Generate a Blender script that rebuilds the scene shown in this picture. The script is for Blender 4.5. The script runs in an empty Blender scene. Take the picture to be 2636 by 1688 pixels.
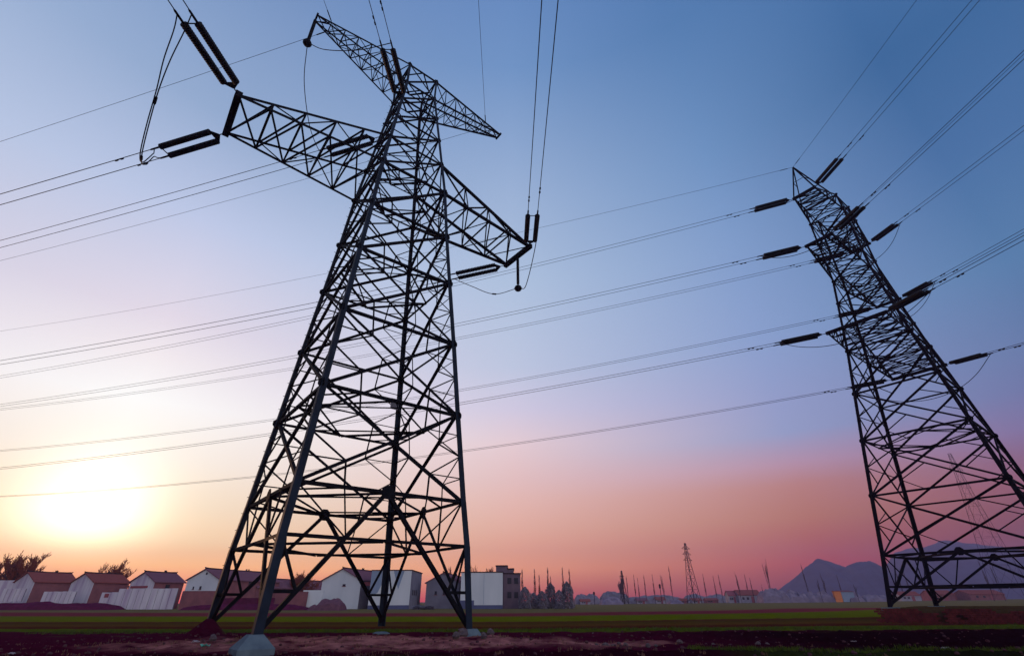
import bpy, bmesh, math, random
import numpy as np
from mathutils import Vector, Matrix
R = math.radians
random.seed(7); rng = np.random.default_rng(7)
scn = bpy.context.scene
col = scn.collection
# ------------------------------------------------------------------ camera
FPX, PITCH, ROLL, CAMH = 1239.27, R(29.588), R(0.302), 1.6      # focal length in photo pixels (2636 wide)
CX, CY = 1318, 844
cd = bpy.data.cameras.new('camera'); cam = bpy.data.objects.new('camera', cd); col.objects.link(cam)
cd.sensor_width = 36; cd.lens = FPX / 2636 * 36; cd.clip_start = .1; cd.clip_end = 12000
cp, sp = math.cos(PITCH), math.sin(PITCH)
fw = Vector((0, cp, sp)); up0 = Vector((0, -sp, cp)); rt0 = Vector((1, 0, 0))
rt = rt0 * math.cos(ROLL) - up0 * math.sin(ROLL); up = rt0 * math.sin(ROLL) + up0 * math.cos(ROLL)
cam.matrix_world = Matrix(((rt.x, up.x, -fw.x, 0), (rt.y, up.y, -fw.y, 0), (rt.z, up.z, -fw.z, CAMH), (0, 0, 0, 1)))
scn.camera = cam

# ------------------------------------------------------------------ sky
SUN_AZ, SUN_EL = R(-39.9), R(6.1)
sun_dir = Vector((math.sin(SUN_AZ) * math.cos(SUN_EL), math.cos(SUN_AZ) * math.cos(SUN_EL), math.sin(SUN_EL)))
def lin(c, k=1.0):
    out = []
    for v in c[:3]:
        v = v / 255
        out.append((v / 12.92 if v <= .04045 else ((v + .055) / 1.055) ** 2.4) * k)
    return tuple(out) + (1,)
SKY_STOPS = {   # elevation in degrees -> colour, for bearings away from the sun
 0:   {0:(243,126,98),3:(250,180,140),5:(251,208,168),8:(251,233,206),12:(253,244,232),17:(252,249,248),21:(243,236,241),25:(228,219,232),35:(192,201,230),45:(150,172,208),58:(118,146,192),75:(86,122,182)},
 40:  {0:(196,116,104),3:(210,138,124),7:(220,166,154),12:(224,190,192),16:(224,202,212),20:(206,200,224),25:(190,197,223),35:(174,192,221),45:(155,177,213),58:(112,146,196),75:(86,122,182)},
 70:  {0:(136,72,92),3:(150,86,96),7:(168,110,111),10:(177,131,144),12:(172,144,172),15:(152,152,191),18:(145,155,198),25:(138,158,203),35:(129,156,202),45:(112,145,192),58:(88,126,178),75:(80,118,178)},
 92:  {0:(88,54,86),4:(102,64,98),8:(124,86,124),12:(110,108,158),18:(102,122,168),25:(92,126,172),35:(78,114,164),45:(67,105,155),58:(76,116,170),75:(80,118,178)},
 150: {0:(246,232,238),12:(255,246,255),25:(244,246,255),45:(160,180,225),75:(78,116,176)},
}
SKY_LIN = {
 0: {0: (1.39, 0.004, 0.004), 3: (1.746, 0.8889, 0.2503), 5: (1.348, 1.016, 0.527), 8: (1.108, 0.9962, 0.6941), 12: (1.063, 1.038, 0.9098), 17: (1.05, 1.075, 1.07), 21: (0.9584, 0.9047, 0.9369), 25: (0.817, 0.7487, 0.8554), 35: (0.5348, 0.6125, 0.8336), 45: (0.2928, 0.4138, 0.6339), 58: (0.1784, 0.2956, 0.5373), 75: (0.0838, 0.1923, 0.4731)},
 40: {0: (0.5913, 0.004, 0.004), 3: (1.151, 0.4326, 0.1777), 7: (1.005, 0.5374, 0.378), 12: (0.9023, 0.6077, 0.5792), 16: (0.8834, 0.6819, 0.7156), 20: (0.6935, 0.6468, 0.8151), 25: (0.5437, 0.6118, 0.7927), 35: (0.4437, 0.5637, 0.7591), 45: (0.3362, 0.4593, 0.6882), 58: (0.162, 0.299, 0.5648), 75: (0.0841, 0.1929, 0.4716)},
 70: {0: (0.1338, 0.004, 0.004), 3: (0.5189, 0.0409, 0.004), 7: (0.5434, 0.192, 0.106), 10: (0.5476, 0.2358, 0.2098), 12: (0.5151, 0.309, 0.4229), 15: (0.3162, 0.3688, 0.6137), 18: (0.3104, 0.3652, 0.6253), 25: (0.2624, 0.3704, 0.6426), 35: (0.2231, 0.3517, 0.615), 45: (0.1566, 0.2947, 0.5471), 58: (0.0896, 0.2101, 0.4466), 75: (0.0727, 0.1796, 0.4473)},
 92: {0: (0.004, 0.004, 0.004), 4: (0.0588, 0.004, 0.004), 8: (0.2161, 0.0539, 0.1308), 12: (0.1556, 0.1495, 0.3568), 18: (0.1205, 0.1966, 0.3977), 25: (0.0919, 0.2141, 0.4204), 35: (0.061, 0.1639, 0.3712), 45: (0.0409, 0.1361, 0.3253), 58: (0.0633, 0.1731, 0.3993), 75: (0.0737, 0.1801, 0.446)},
 150: {0: (1.382, 1.211, 1.282), 12: (1.5, 1.382, 1.5), 25: (1.357, 1.382, 1.5), 45: (0.5272, 0.6846, 1.129), 75: (0.08, 0.19, 0.46)},  # rear sky out of view, brightness raised to fill walls facing the camera
}
world = bpy.data.worlds.new('World'); scn.world = world; world.use_nodes = True
nt = world.node_tree; N = nt.nodes; L = nt.links; N.clear()
def node(t, **k):
    n = N.new(t)
    for a, b in k.items(): setattr(n, a, b)
    return n
def mth(op, a, b=None, clamp=False):
    n = node('ShaderNodeMath', operation=op, use_clamp=clamp)
    for i, v in enumerate((a, b)):
        if v is None: continue
        if isinstance(v, (int, float)): n.inputs[i].default_value = v
        else: L.new(v, n.inputs[i])
    return n.outputs[0]
tc = node('ShaderNodeTexCoord'); sep = node('ShaderNodeSeparateXYZ'); L.new(tc.outputs['Generated'], sep.inputs[0])
el = mth('MULTIPLY', mth('ARCSINE', sep.outputs[2]), 180 / math.pi)
elf = mth('DIVIDE', el, 75, True)
hx, hy = math.sin(SUN_AZ), math.cos(SUN_AZ)
hl = mth('SQRT', mth('ADD', mth('MULTIPLY', sep.outputs[0], sep.outputs[0]), mth('MULTIPLY', sep.outputs[1], sep.outputs[1])))
cosd = mth('DIVIDE', mth('ADD', mth('MULTIPLY', sep.outputs[0], hx), mth('MULTIPLY', sep.outputs[1], hy)), mth('MAXIMUM', hl, 1e-4))
dl = mth('MULTIPLY', mth('ARCCOSINE', mth('MINIMUM', mth('MAXIMUM', cosd, -1), 1)), 180 / math.pi)
def ramp(d):
    r = node('ShaderNodeValToRGB'); cr = r.color_ramp; cr.interpolation = 'LINEAR'
    ks = sorted(d)
    cr.elements[0].position = ks[0] / 75; cr.elements[0].color = tuple(d[ks[0]]) + (1,)
    cr.elements[1].position = ks[-1] / 75; cr.elements[1].color = tuple(d[ks[-1]]) + (1,)
    for k in ks[1:-1]:
        e = cr.elements.new(k / 75); e.color = tuple(d[k]) + (1,)
    L.new(elf, r.inputs[0]); return r.outputs[0]
prev = None; pk = None
for k in sorted(SKY_STOPS):
    c = ramp(SKY_LIN[k])
    if prev is not None:
        mr = node('ShaderNodeMapRange', interpolation_type='SMOOTHSTEP' if k == 150 else 'LINEAR')
        L.new(dl, mr.inputs[0]); mr.inputs[1].default_value = 106 if k == 150 else pk; mr.inputs[2].default_value = 165 if k == 150 else k
        mx = node('ShaderNodeMix', data_type='RGBA'); L.new(mr.outputs[0], mx.inputs[0])
        L.new(prev, mx.inputs[6]); L.new(c, mx.inputs[7]); c = mx.outputs[2]
    prev, pk = c, k
dot = node('ShaderNodeVectorMath', operation='DOT_PRODUCT'); L.new(tc.outputs['Generated'], dot.inputs[0]); dot.inputs[1].default_value = sun_dir
th = mth('MULTIPLY', mth('ARCCOSINE', mth('MINIMUM', dot.outputs['Value'], 1)), 180 / math.pi)
def gauss(w): 
    q = mth('DIVIDE', th, w); return mth('EXPONENT', mth('MULTIPLY', mth('MULTIPLY', q, q), -1))
up_fade = node('ShaderNodeMapRange', interpolation_type='SMOOTHSTEP'); L.new(el, up_fade.inputs[0])
up_fade.inputs[1].default_value = 1.8; up_fade.inputs[2].default_value = 7
glow = mth('MULTIPLY', mth('ADD', mth('MULTIPLY', gauss(4.3), 1.8), mth('MULTIPLY', gauss(11), .08)), up_fade.outputs[0])
gc = node('ShaderNodeMix', data_type='RGBA'); L.new(glow, gc.inputs[0]); gc.clamp_factor = False
gc.blend_type = 'ADD'; L.new(prev, gc.inputs[6]); gc.inputs[7].default_value = (1.0, .85, .66, 1)
sky = node('ShaderNodeTexSky', sky_type='NISHITA', sun_disc=False, sun_elevation=SUN_EL, sun_rotation=SUN_AZ, altitude=50, dust_density=3)
b1 = node('ShaderNodeBackground'); L.new(gc.outputs[2], b1.inputs[0]); b1.inputs[1].default_value = 1.0
b2 = node('ShaderNodeBackground'); L.new(sky.outputs[0], b2.inputs[0]); b2.inputs[1].default_value = .003
ad = node('ShaderNodeAddShader'); L.new(b1.outputs[0], ad.inputs[0]); L.new(b2.outputs[0], ad.inputs[1])
wo = node('ShaderNodeOutputWorld'); L.new(ad.outputs[0], wo.inputs[0])
# ------------------------------------------------------------------ sun
sl = bpy.data.lights.new('sun', 'SUN'); sl.energy = 1.4; sl.color = (1, .5, .26); sl.angle = R(1.5)
so = bpy.data.objects.new('sun', sl); col.objects.link(so)
so.rotation_euler = sun_dir.to_track_quat('Z', 'Y').to_euler()
scn.view_settings.view_transform = 'Standard'; scn.view_settings.look = 'None'
scn.view_settings.exposure = 0; scn.view_settings.gamma = 1
scn.cycles.volume_bounces = 1; scn.cycles.max_bounces = 6

# ------------------------------------------------------------------ helpers
def ray(px, py):
    xr, ur = (px - CX) / FPX, (CY - py) / FPX
    return fw + rt * xr + up * ur
def at(px, py, y):
    "point on the plane at depth y that the photo shows at px, py"
    d = ray(px, py); t = y / d.y
    return Vector((d.x * t, y, CAMH + d.z * t))
def xat(px, y, py=1560): return at(px, py, y).x

class MB:
    def __init__(s): s.v = []; s.f = []
    def add(s, vs, fs):
        n = len(s.v); s.v += [tuple(p) for p in vs]; s.f += [tuple(i + n for i in f) for f in fs]
    def box(s, c, h, M=None):
        c = Vector(c); vs = []
        for dz in (-1, 1):
            for dx, dy in ((-1, -1), (1, -1), (1, 1), (-1, 1)):
                p = Vector((dx * h[0], dy * h[1], dz * h[2])); vs.append(c + (M @ p if M else p))
        s.add(vs, [(3, 2, 1, 0), (4, 5, 6, 7), (0, 1, 5, 4), (1, 2, 6, 5), (2, 3, 7, 6), (3, 0, 4, 7)])
    def prism(s, pts, d):
        "closed outline pts (3D, planar) pushed along d"
        n = len(pts); d = Vector(d); a = [Vector(p) for p in pts]; b = [p + d for p in a]
        s.add(a + b, [tuple(range(n - 1, -1, -1)), tuple(range(n, 2 * n))] + [(i, (i + 1) % n, n + (i + 1) % n, n + i) for i in range(n)])
    def angle(s, p, q, n, w, t):
        "steel angle section from p to q, one leg in the plane with normal n, the other turned inward"
        p, q, n = Vector(p), Vector(q), Vector(n); d = (q - p)
        if d.length < 1e-4: return
        d.normalize(); a = n.cross(d)
        if a.length < 1e-3: a = d.orthogonal()
        a.normalize(); b = d.cross(a); b.normalize()
        if b.dot(n) > 0: b = -b
        pr = [(-w/2, 0), (w/2, 0), (w/2, t), (-w/2 + t, t), (-w/2 + t, w), (-w/2, w)]
        vs = [p + a * x + b * y for x, y in pr] + [q + a * x + b * y for x, y in pr]
        s.add(vs, [(0, 5, 4, 3, 2, 1), (6, 7, 8, 9, 10, 11)] + [(i, (i + 1) % 6, 6 + (i + 1) % 6, 6 + i) for i in range(6)])
    def legangle(s, p, q, ea, eb, w, t):
        "corner angle: outer corner on the line p-q, flanges along ea and eb"
        p, q, ea, eb = map(Vector, (p, q, ea, eb))
        pr = [(0, 0), (w, 0), (w, t), (t, t), (t, w), (0, w)]
        vs = [p + ea * x + eb * y for x, y in pr] + [q + ea * x + eb * y for x, y in pr]
        s.add(vs, [(0, 5, 4, 3, 2, 1), (6, 7, 8, 9, 10, 11)] + [(i, (i + 1) % 6, 6 + (i + 1) % 6, 6 + i) for i in range(6)])
    def tube(s, pts, rads, n=6, caps=True):
        pts = [Vector(p) for p in pts]
        if isinstance(rads, (int, float)): rads = [rads] * len(pts)
        base = len(s.v); ref = None
        for i, p in enumerate(pts):
            d = (pts[min(i + 1, len(pts) - 1)] - pts[max(i - 1, 0)])
            d = d.normalized() if d.length > 1e-9 else Vector((0, 0, 1))
            if ref is None: ref = d.orthogonal().normalized()
            u = (ref - d * ref.dot(d)); u = u.normalized() if u.length > 1e-6 else d.orthogonal().normalized()
            ref = u; v = d.cross(u)
            for k in range(n):
                a = 2 * math.pi * k / n; s.v.append(tuple(p + (u * math.cos(a) + v * math.sin(a)) * rads[i]))
        for i in range(len(pts) - 1):
            for k in range(n):
                s.f.append((base + i*n + k, base + i*n + (k+1) % n, base + (i+1)*n + (k+1) % n, base + (i+1)*n + k))
        if caps:
            s.f.append(tuple(base + k for k in range(n - 1, -1, -1))); e = base + (len(pts) - 1) * n
            s.f.append(tuple(e + k for k in range(n)))
    def build(s, name, mat, parent=None, org=(0, 0, 0), smooth=False):
        me = bpy.data.meshes.new(name); o = Vector(org)
        me.from_pydata([(x - o.x, y - o.y, z - o.z) for x, y, z in s.v], [], s.f)
        me.materials.append(mat)
        if smooth: me.polygons.foreach_set('use_smooth', [True] * len(me.polygons))
        me.update()
        ob = bpy.data.objects.new(name, me); col.objects.link(ob)
        if parent is not None: ob.parent = parent
        return ob
def tag(o, label=None, cat=None, group=None, kind=None):
    if label: o['label'] = label
    if cat: o['category'] = cat
    if group: o['group'] = group
    if kind: o['kind'] = kind
    return o
def thing(name, label, cat, loc=(0, 0, 0), rz=0, group=None):
    o = bpy.data.objects.new(name, None); col.objects.link(o); o.location = loc; o.rotation_euler = (0, 0, rz)
    o.empty_display_size = .3
    return tag(o, label, cat, group)
def copy_tree(o, parent=None):
    c = o.copy(); col.objects.link(c); c.parent = parent
    for ch in list(o.children): copy_tree(ch, c)
    return c

# ------------------------------------------------------------------ materials
def mat(name, c1, c2=None, scale=3.0, rough=.8, metal=0.0, bump=0.0, spec=None, detail=6, stretch=None):
    m = bpy.data.materials.new(name); m.use_nodes = True; t = m.node_tree; b = t.nodes['Principled BSDF']
    b.inputs['Roughness'].default_value = rough; b.inputs['Metallic'].default_value = metal
    b.inputs['Specular IOR Level'].default_value = (0 if rough > .78 else .3) if spec is None else spec
    c2 = c2 or tuple(x * .7 for x in c1)
    tcn = t.nodes.new('ShaderNodeTexCoord'); nz = t.nodes.new('ShaderNodeTexNoise'); nz.inputs['Scale'].default_value = scale; nz.inputs['Detail'].default_value = detail
    src = tcn.outputs['Object']
    if stretch:
        mp = t.nodes.new('ShaderNodeMapping'); mp.inputs['Scale'].default_value = stretch; t.links.new(src, mp.inputs[0]); src = mp.outputs[0]
    t.links.new(src, nz.inputs[0])
    cr = t.nodes.new('ShaderNodeValToRGB'); cr.color_ramp.elements[0].position = .32; cr.color_ramp.elements[1].position = .68
    cr.color_ramp.elements[0].color = tuple(c1) + (1,); cr.color_ramp.elements[1].color = tuple(c2) + (1,)
    t.links.new(nz.outputs[0], cr.inputs[0]); t.links.new(cr.outputs[0], b.inputs['Base Color'])
    if bump:
        bp = t.nodes.new('ShaderNodeBump'); bp.inputs['Strength'].default_value = bump; bp.inputs['Distance'].default_value = .05
        t.links.new(nz.outputs[0], bp.inputs['Height']); t.links.new(bp.outputs[0], b.inputs['Normal'])
    return m
STEEL = mat('galvanised_steel', (.0075, .008, .011), (.004, .004, .006), 1.2, .7, 0, spec=.03)
LEGST = mat('galvanised_leg_steel', (.014, .022, .038), (.007, .011, .019), 1.2, .6, 0, spec=.07)
STEEL2 = mat('weathered_steel', (.008, .0065, .011), (.005, .004, .007), 1.2, .7, 0, spec=.03)
INS = mat('dark_glazed_insulator', (.004, .004, .005), (.006, .005, .006), 6, .6, spec=.15)
WIRE = mat('aluminium_conductor', (.012, .012, .016), (.008, .008, .012), 2, .6, 0, spec=.1)
CONC = mat('concrete', (.125, .165, .185), (.08, .105, .13), 2.5, .9, 0, .4)
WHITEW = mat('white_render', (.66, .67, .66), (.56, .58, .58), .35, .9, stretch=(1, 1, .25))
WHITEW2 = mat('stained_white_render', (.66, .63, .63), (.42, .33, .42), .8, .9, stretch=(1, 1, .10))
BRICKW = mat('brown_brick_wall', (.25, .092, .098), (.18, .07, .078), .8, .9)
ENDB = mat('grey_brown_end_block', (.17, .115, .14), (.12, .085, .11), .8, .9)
FARW = mat('hazy_white_wall', (.33, .30, .34), (.24, .22, .27), .5, .9)  # white render dimmed in its colour to stand for distance haze
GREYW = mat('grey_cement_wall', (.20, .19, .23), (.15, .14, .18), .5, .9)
BLUEG = mat('blue_grey_render', (.25, .31, .40), (.21, .27, .36), .4, .9)
PLINTH = mat('blue_grey_plinth', (.10, .11, .20), (.08, .09, .16), 1, .9)
ROOF = mat('dark_red_roof_tile', (.27, .072, .062), (.19, .055, .05), 1.5, .8, stretch=(1, 8, 1))
ROOF2 = mat('grey_roof_tile', (.20, .085, .11), (.15, .065, .085), 1.5, .8, stretch=(1, 8, 1))
RIDGE = mat('dark_ridge_tile', (.035, .02, .022), (.025, .015, .016), 4, .8)
DARK = mat('dark_opening', (.02, .018, .025), (.015, .013, .02), 2, .6)
REDP = mat('red_painted_beam', (.30, .06, .07), (.22, .05, .06), 3, .7)
ORANGE = mat('orange_paint', (.70, .20, .04), (.58, .16, .035), 2, .7)
BARK = mat('bark', (.055, .032, .03), (.035, .02, .02), 6, .9)
TWIG = mat('bare_twigs', (.27, .065, .035), (.19, .045, .025), 4, .9)  # orange backlight of the low sun put into the twig colour
POPT = mat('poplar_twigs', (.07, .045, .05), (.05, .03, .04), 4, .9)
LEAF = mat('hazed_evergreen_leaf', (.22, .19, .22), (.14, .12, .15), .6, .9)  # grey-lilac tone of the haze put into the leaf colour
HEAP = mat('purple_brown_tarpaulin', (.16, .07, .09), (.11, .05, .07), 2.0, .8, 0, .6)
BRICK = mat('old_red_brick', (.16, .030, .028), (.075, .015, .017), 2.2, .9, 0, .6)
STONE = mat('weathered_stone', (.13, .095, .095), (.075, .055, .06), 5, .9, 0, .5)
RUBBLE = mat('pale_rubble', (.24, .19, .24), (.14, .11, .15), .35, .95, 0, .5)
MOUNT = mat('hazed_hill_scrub', (.040, .055, .095), (.022, .032, .06), .03, .95)  # scrub, with the blue of distance haze mixed into its colour
EARTH = mat('purple_earth_bank', (.105, .012, .045), (.07, .009, .03), 1.5, .95, 0, .5)
PLATE = mat('worn_number_plate', (.12, .11, .13), (.09, .08, .10), 8, .5)
LITTER = mat('pale_litter', (.34, .29, .31), (.26, .22, .25), 5, .7)
TEAL = mat('teal_plastic', (.08, .38, .28), (.06, .30, .22), 5, .5)

# ------------------------------------------------------------------ ground
def sstep(a, b, x):
    t = np.clip((x - a) / (b - a), 0, 1); return t * t * (3 - 2 * t)
_perm = rng.random((256, 256))
def vnoise(x, y):
    xi = np.floor(x).astype(int); yi = np.floor(y).astype(int); fx = x - xi; fy = y - yi
    fx = fx * fx * (3 - 2 * fx); fy = fy * fy * (3 - 2 * fy)
    g = lambda a, b: _perm[a & 255, b & 255]
    return (g(xi, yi) * (1 - fx) + g(xi + 1, yi) * fx) * (1 - fy) + (g(xi, yi + 1) * (1 - fx) + g(xi + 1, yi + 1) * fx) * fy - .5
T2X, T2Y, YAW2 = 41.624, 47.569, .65946
PLW = [(29.6, 45.6), (36.2, 41.0), (50.0, 31.5)]                     # front line of the raised plot
def plateau(x, y):
    "0..1 inside the raised plot the second pylon stands on"
    dx, dy = .826, -.563
    s = (x - 29.6) * dx + (y - 45.6) * dy; n = (x - 29.6) * .563 + (y - 45.6) * .826   # along, behind
    return sstep(-.05, .35, n) * sstep(-.4, .7, s - .12 * n) * (1 - sstep(34, 44, s)) * (1 - sstep(26, 38, n))
def ground_z(x, y, fine=True):
    x = np.asarray(x, float); y = np.asarray(y, float)
    t = sstep(48, 118, y)
    z = t * np.clip(.267 - .00457 * np.clip(x, -260, 300), 0, 2) * (1 - sstep(5, 60, x))
    z = z + sstep(110, 320, y) * np.clip(.0053 * np.clip(x, 0, 320) - .2, 0, 2) * sstep(20, 60, x)
    z = z + .95 * plateau(x, y)
    # loose heap of excavated soil under the near pylon
    z = z + .30 * np.exp(-(((x + 9) / 7) ** 2 + ((y - 24.2) / 2.6) ** 2)) + .22 * np.exp(-(((x + 1) / 4) ** 2 + ((y - 24.5) / 2.2) ** 2))
    z = z + .72 * np.exp(-(((x + 14.9) / .62) ** 2 + ((y - 27.5) / .62) ** 2)) + .25 * np.exp(-(((x + 14.5) / 2.4) ** 2 + ((y - 27) / 1.6) ** 2))
    z = z + .18 * np.exp(-(((x - 3) / 5) ** 2 + ((y - 20.6) / 1.0) ** 2))
    if fine:
        soil = (1 - sstep(31, 36, y)) * sstep(5, 10, y)
        right = sstep(-2, 4, x)
        z = z + soil * (.14 * vnoise(x * .8, y * .8) + .10 * vnoise(x * 2.1 + 9, y * 2.1) + .07 * vnoise(x * 5 + 3, y * 5))
        z = z + soil * right * .12 * np.sin(2 * math.pi * (y + .25 * vnoise(x * .15, y * .3) * 4) / 2.3)
        z = z + (1 - soil) * (1 - sstep(60, 100, y)) * (.05 * vnoise(x * 1.3, y * 2.0) + .035 * vnoise(x * 4, y * 4))
    return z
def axis(lo, hi, step, far_lo, far_hi, g=1.18):
    a = list(np.arange(lo, hi + 1e-6, step)); s = step
    while a[-1] < far_hi: s *= g; a.append(a[-1] + s)
    s = step; b = []
    c = lo
    while c > far_lo: s *= g; c -= s; b.append(c)
    return np.array(b[::-1] + a)
gx = np.clip(axis(-34, 50, .26, -1750, 1950), -1780, 1980); gy = np.clip(axis(14, 58, .22, -270, 1950, 1.12), -285, 1985)
GX, GY = np.meshgrid(gx, gy); GZ = ground_z(GX, GY)
me = bpy.data.meshes.new('ground'); nxx, nyy = len(gx), len(gy)
idx = np.arange(nxx * nyy).reshape(nyy, nxx)
quads = np.stack([idx[:-1, :-1], idx[:-1, 1:], idx[1:, 1:], idx[1:, :-1]], -1).reshape(-1, 4)
me.vertices.add(nxx * nyy); me.vertices.foreach_set('co', np.stack([GX, GY, GZ], -1).reshape(-1))
me.loops.add(quads.size); me.loops.foreach_set('vertex_index', quads.reshape(-1))
me.polygons.add(len(quads)); me.polygons.foreach_set('loop_start', np.arange(0, quads.size, 4)); me.polygons.foreach_set('loop_total', np.full(len(quads), 4))
me.polygons.foreach_set('use_smooth', np.ones(len(quads), bool)); me.update(); me.validate()
gm = bpy.data.materials.new('field_soil_and_crop_strips'); gm.use_nodes = True
t = gm.node_tree; bs = t.nodes['Principled BSDF']; bs.inputs['Roughness'].default_value = .95; bs.inputs['Specular IOR Level'].default_value = 0
def gn(tp, **k):
    n = t.nodes.new(tp)
    for a, b in k.items(): setattr(n, a, b)
    return n
def gm_(op, a, b=None, clamp=False):
    n = gn('ShaderNodeMath', operation=op, use_clamp=clamp)
    for i, v in enumerate((a, b)):
        if v is None: continue
        if isinstance(v, (int, float)): n.inputs[i].default_value = v
        else: t.links.new(v, n.inputs[i])
    return n.outputs[0]
def gnoise(scale, detail=5, vec=None, st=None):
    n = gn('ShaderNodeTexNoise'); n.inputs['Scale'].default_value = scale; n.inputs['Detail'].default_value = detail
    src = vec or gtc.outputs['Object']
    if st: mp = gn('ShaderNodeMapping'); mp.inputs['Scale'].default_value = st; t.links.new(src, mp.inputs[0]); src = mp.outputs[0]
    t.links.new(src, n.inputs[0]); return n.outputs[0]
def gmix(f, a, b):
    n = gn('ShaderNodeMix', data_type='RGBA')
    for i, v in ((0, f), (6, a), (7, b)):
        if isinstance(v, (int, float)): n.inputs[i].default_value = v
        elif isinstance(v, tuple): n.inputs[i].default_value = v + (1,)
        else: t.links.new(v, n.inputs[i])
    return n.outputs[2]
gtc = gn('ShaderNodeTexCoord'); gs = gn('ShaderNodeSeparateXYZ'); t.links.new(gtc.outputs['Object'], gs.inputs[0])
X_, Y_ = gs.outputs[0], gs.outputs[1]
edge = gm_('ADD', gm_('MULTIPLY', gm_('SUBTRACT', gnoise(.25, 4, st=(.3, 1, 1)), .5), 3.0), gm_('MULTIPLY', gm_('SUBTRACT', gnoise(1.6, 5), .5), 2.2))
bend = gm_('ADD', gm_('MULTIPLY', gm_('MINIMUM', X_, 0), .12), gm_('MULTIPLY', gm_('MINIMUM', gm_('MULTIPLY', gm_('MULTIPLY', gm_('MAXIMUM', X_, 0), gm_('MAXIMUM', gm_('SUBTRACT', Y_, 30), 0)), .0075), gm_('MULTIPLY', Y_, .35)), -1))
ye = gm_('ADD', gm_('ADD', Y_, bend), edge)
cr = gn('ShaderNodeValToRGB'); cr.color_ramp.interpolation = 'LINEAR'
SOILA, GREEN, GREEN2, PURP, BROWN, GREYG = (.050, .003, .014), (.100, .106, .002), (.060, .080, .003), (.16, .026, .032), (.090, .040, .008), (.145, .108, .042)
bands = [(0, SOILA), (33.4, SOILA), (34.2, GREEN2), (37.6, GREEN2), (38.4, (.060, .010, .008)), (40, (.060, .012, .008)), (43, BROWN), (47.5, (.058, .034, .007)), (49.2, (.070, .022, .010)), (51.2, (.078, .024, .010)), (52, GREEN), (66, GREEN), (68.6, PURP), (80, PURP), (85, GREYG), (140, GREYG)]
cr.color_ramp.elements[0].position = 0; cr.color_ramp.elements[0].color = bands[0][1] + (1,)
cr.color_ramp.elements[1].position = 1; cr.color_ramp.elements[1].color = GREYG + (1,)
for p, c in bands[1:-1]: e = cr.color_ramp.elements.new(p / 140); e.color = c + (1,)
t.links.new(gm_('DIVIDE', ye, 140, True), cr.inputs[0])
mott = gnoise(1.1, 6, st=(.35, 1, 1)); fine = gnoise(5, 6)
var = gm_('ADD', gm_('MULTIPLY', mott, .9), gm_('MULTIPLY', fine, .5)); var = gm_('SUBTRACT', var, -.25)
vm = gn('ShaderNodeVectorMath', operation='SCALE'); t.links.new(cr.outputs[0], vm.inputs[0]); t.links.new(var, vm.inputs[3])
# dry lighter soil thrown up round the pylon feet
def ell(cx, cy, rx, ry):
    a = gm_('DIVIDE', gm_('SUBTRACT', X_, cx), rx); b = gm_('DIVIDE', gm_('SUBTRACT', Y_, cy), ry)
    return gm_('SUBTRACT', 1.25, gm_('ADD', gm_('MULTIPLY', a, a), gm_('MULTIPLY', b, b)))
dry = gm_('MAXIMUM', ell(-7, 23.4, 10, 2.6), ell(0, 23.2, 7, 2.3))
dry = gm_('MULTIPLY', gm_('MULTIPLY', dry, 1.3, True), gm_('MULTIPLY', gm_('SUBTRACT', gnoise(1.4, 6), .30), 3.2, True))
c1 = gmix(dry, vm.outputs[0], gmix(fine, (.20, .060, .060), (.42, .165, .145)))
# mossy verge near the right edge, and scattered weed patches
vg = gm_('MULTIPLY', gm_('MULTIPLY', gm_('SUBTRACT', 21.2, Y_), 2.0, True), gm_('MULTIPLY', gm_('SUBTRACT', X_, 6.5), .5, True))
c2 = gmix(vg, c1, gmix(fine, (.030, .042, .008), (.055, .075, .012)))
wd = gm_('MULTIPLY', gm_('MULTIPLY', gm_('SUBTRACT', gnoise(.35, 5, st=(.35, 1, 1)), .60), 9, True), gm_('MULTIPLY', gm_('SUBTRACT', 34, Y_), .5, True))
c3 = gmix(gm_('MULTIPLY', wd, .75), c2, (.055, .06, .012))
pn = gm_('ADD', gm_('MULTIPLY', gm_('SUBTRACT', X_, 29.6), .563), gm_('MULTIPLY', gm_('SUBTRACT', Y_, 45.6), .826)); ps = gm_('SUBTRACT', gm_('MULTIPLY', gm_('SUBTRACT', X_, 29.6), .826), gm_('MULTIPLY', gm_('SUBTRACT', Y_, 45.6), .563))
pm = gm_('MULTIPLY', gm_('MULTIPLY', gm_('ADD', pn, .2), 2, True), gm_('MULTIPLY', gm_('ADD', ps, gm_('ADD', .4, gm_('MULTIPLY', pn, -.12))), 1.5, True))
pm = gm_('MULTIPLY', pm, gm_('MULTIPLY', gm_('SUBTRACT', 32, pn), .3, True))
c4 = gmix(pm, c3, gmix(fine, (.05, .022, .012), (.075, .045, .016)))
vign = gm_('MULTIPLY', gm_('MULTIPLY', gm_('SUBTRACT', X_, 5), .12, True), gm_('MULTIPLY', gm_('SUBTRACT', 34, Y_), .4, True))  # vignette darkening towards the right and the front, put into the soil colour
vign = gm_('MAXIMUM', vign, gm_('MULTIPLY', gm_('MULTIPLY', gm_('SUBTRACT', 20.7, Y_), 1.2, True), .75))
c5 = gmix(gm_('MULTIPLY', vign, .85), c4, (.004, .001, .002))
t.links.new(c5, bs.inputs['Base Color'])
bp = gn('ShaderNodeBump'); bp.inputs['Strength'].default_value = .9; bp.inputs['Distance'].default_value = .12
t.links.new(gm_('ADD', gnoise(3.5, 8), gm_('MULTIPLY', gnoise(12, 4), .4)), bp.inputs['Height']); t.links.new(bp.outputs[0], bs.inputs['Normal'])
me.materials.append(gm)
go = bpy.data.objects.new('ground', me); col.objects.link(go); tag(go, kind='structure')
def gz(x, y, fine=False): return float(ground_z(np.array([x]), np.array([y]), fine)[0])

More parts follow.
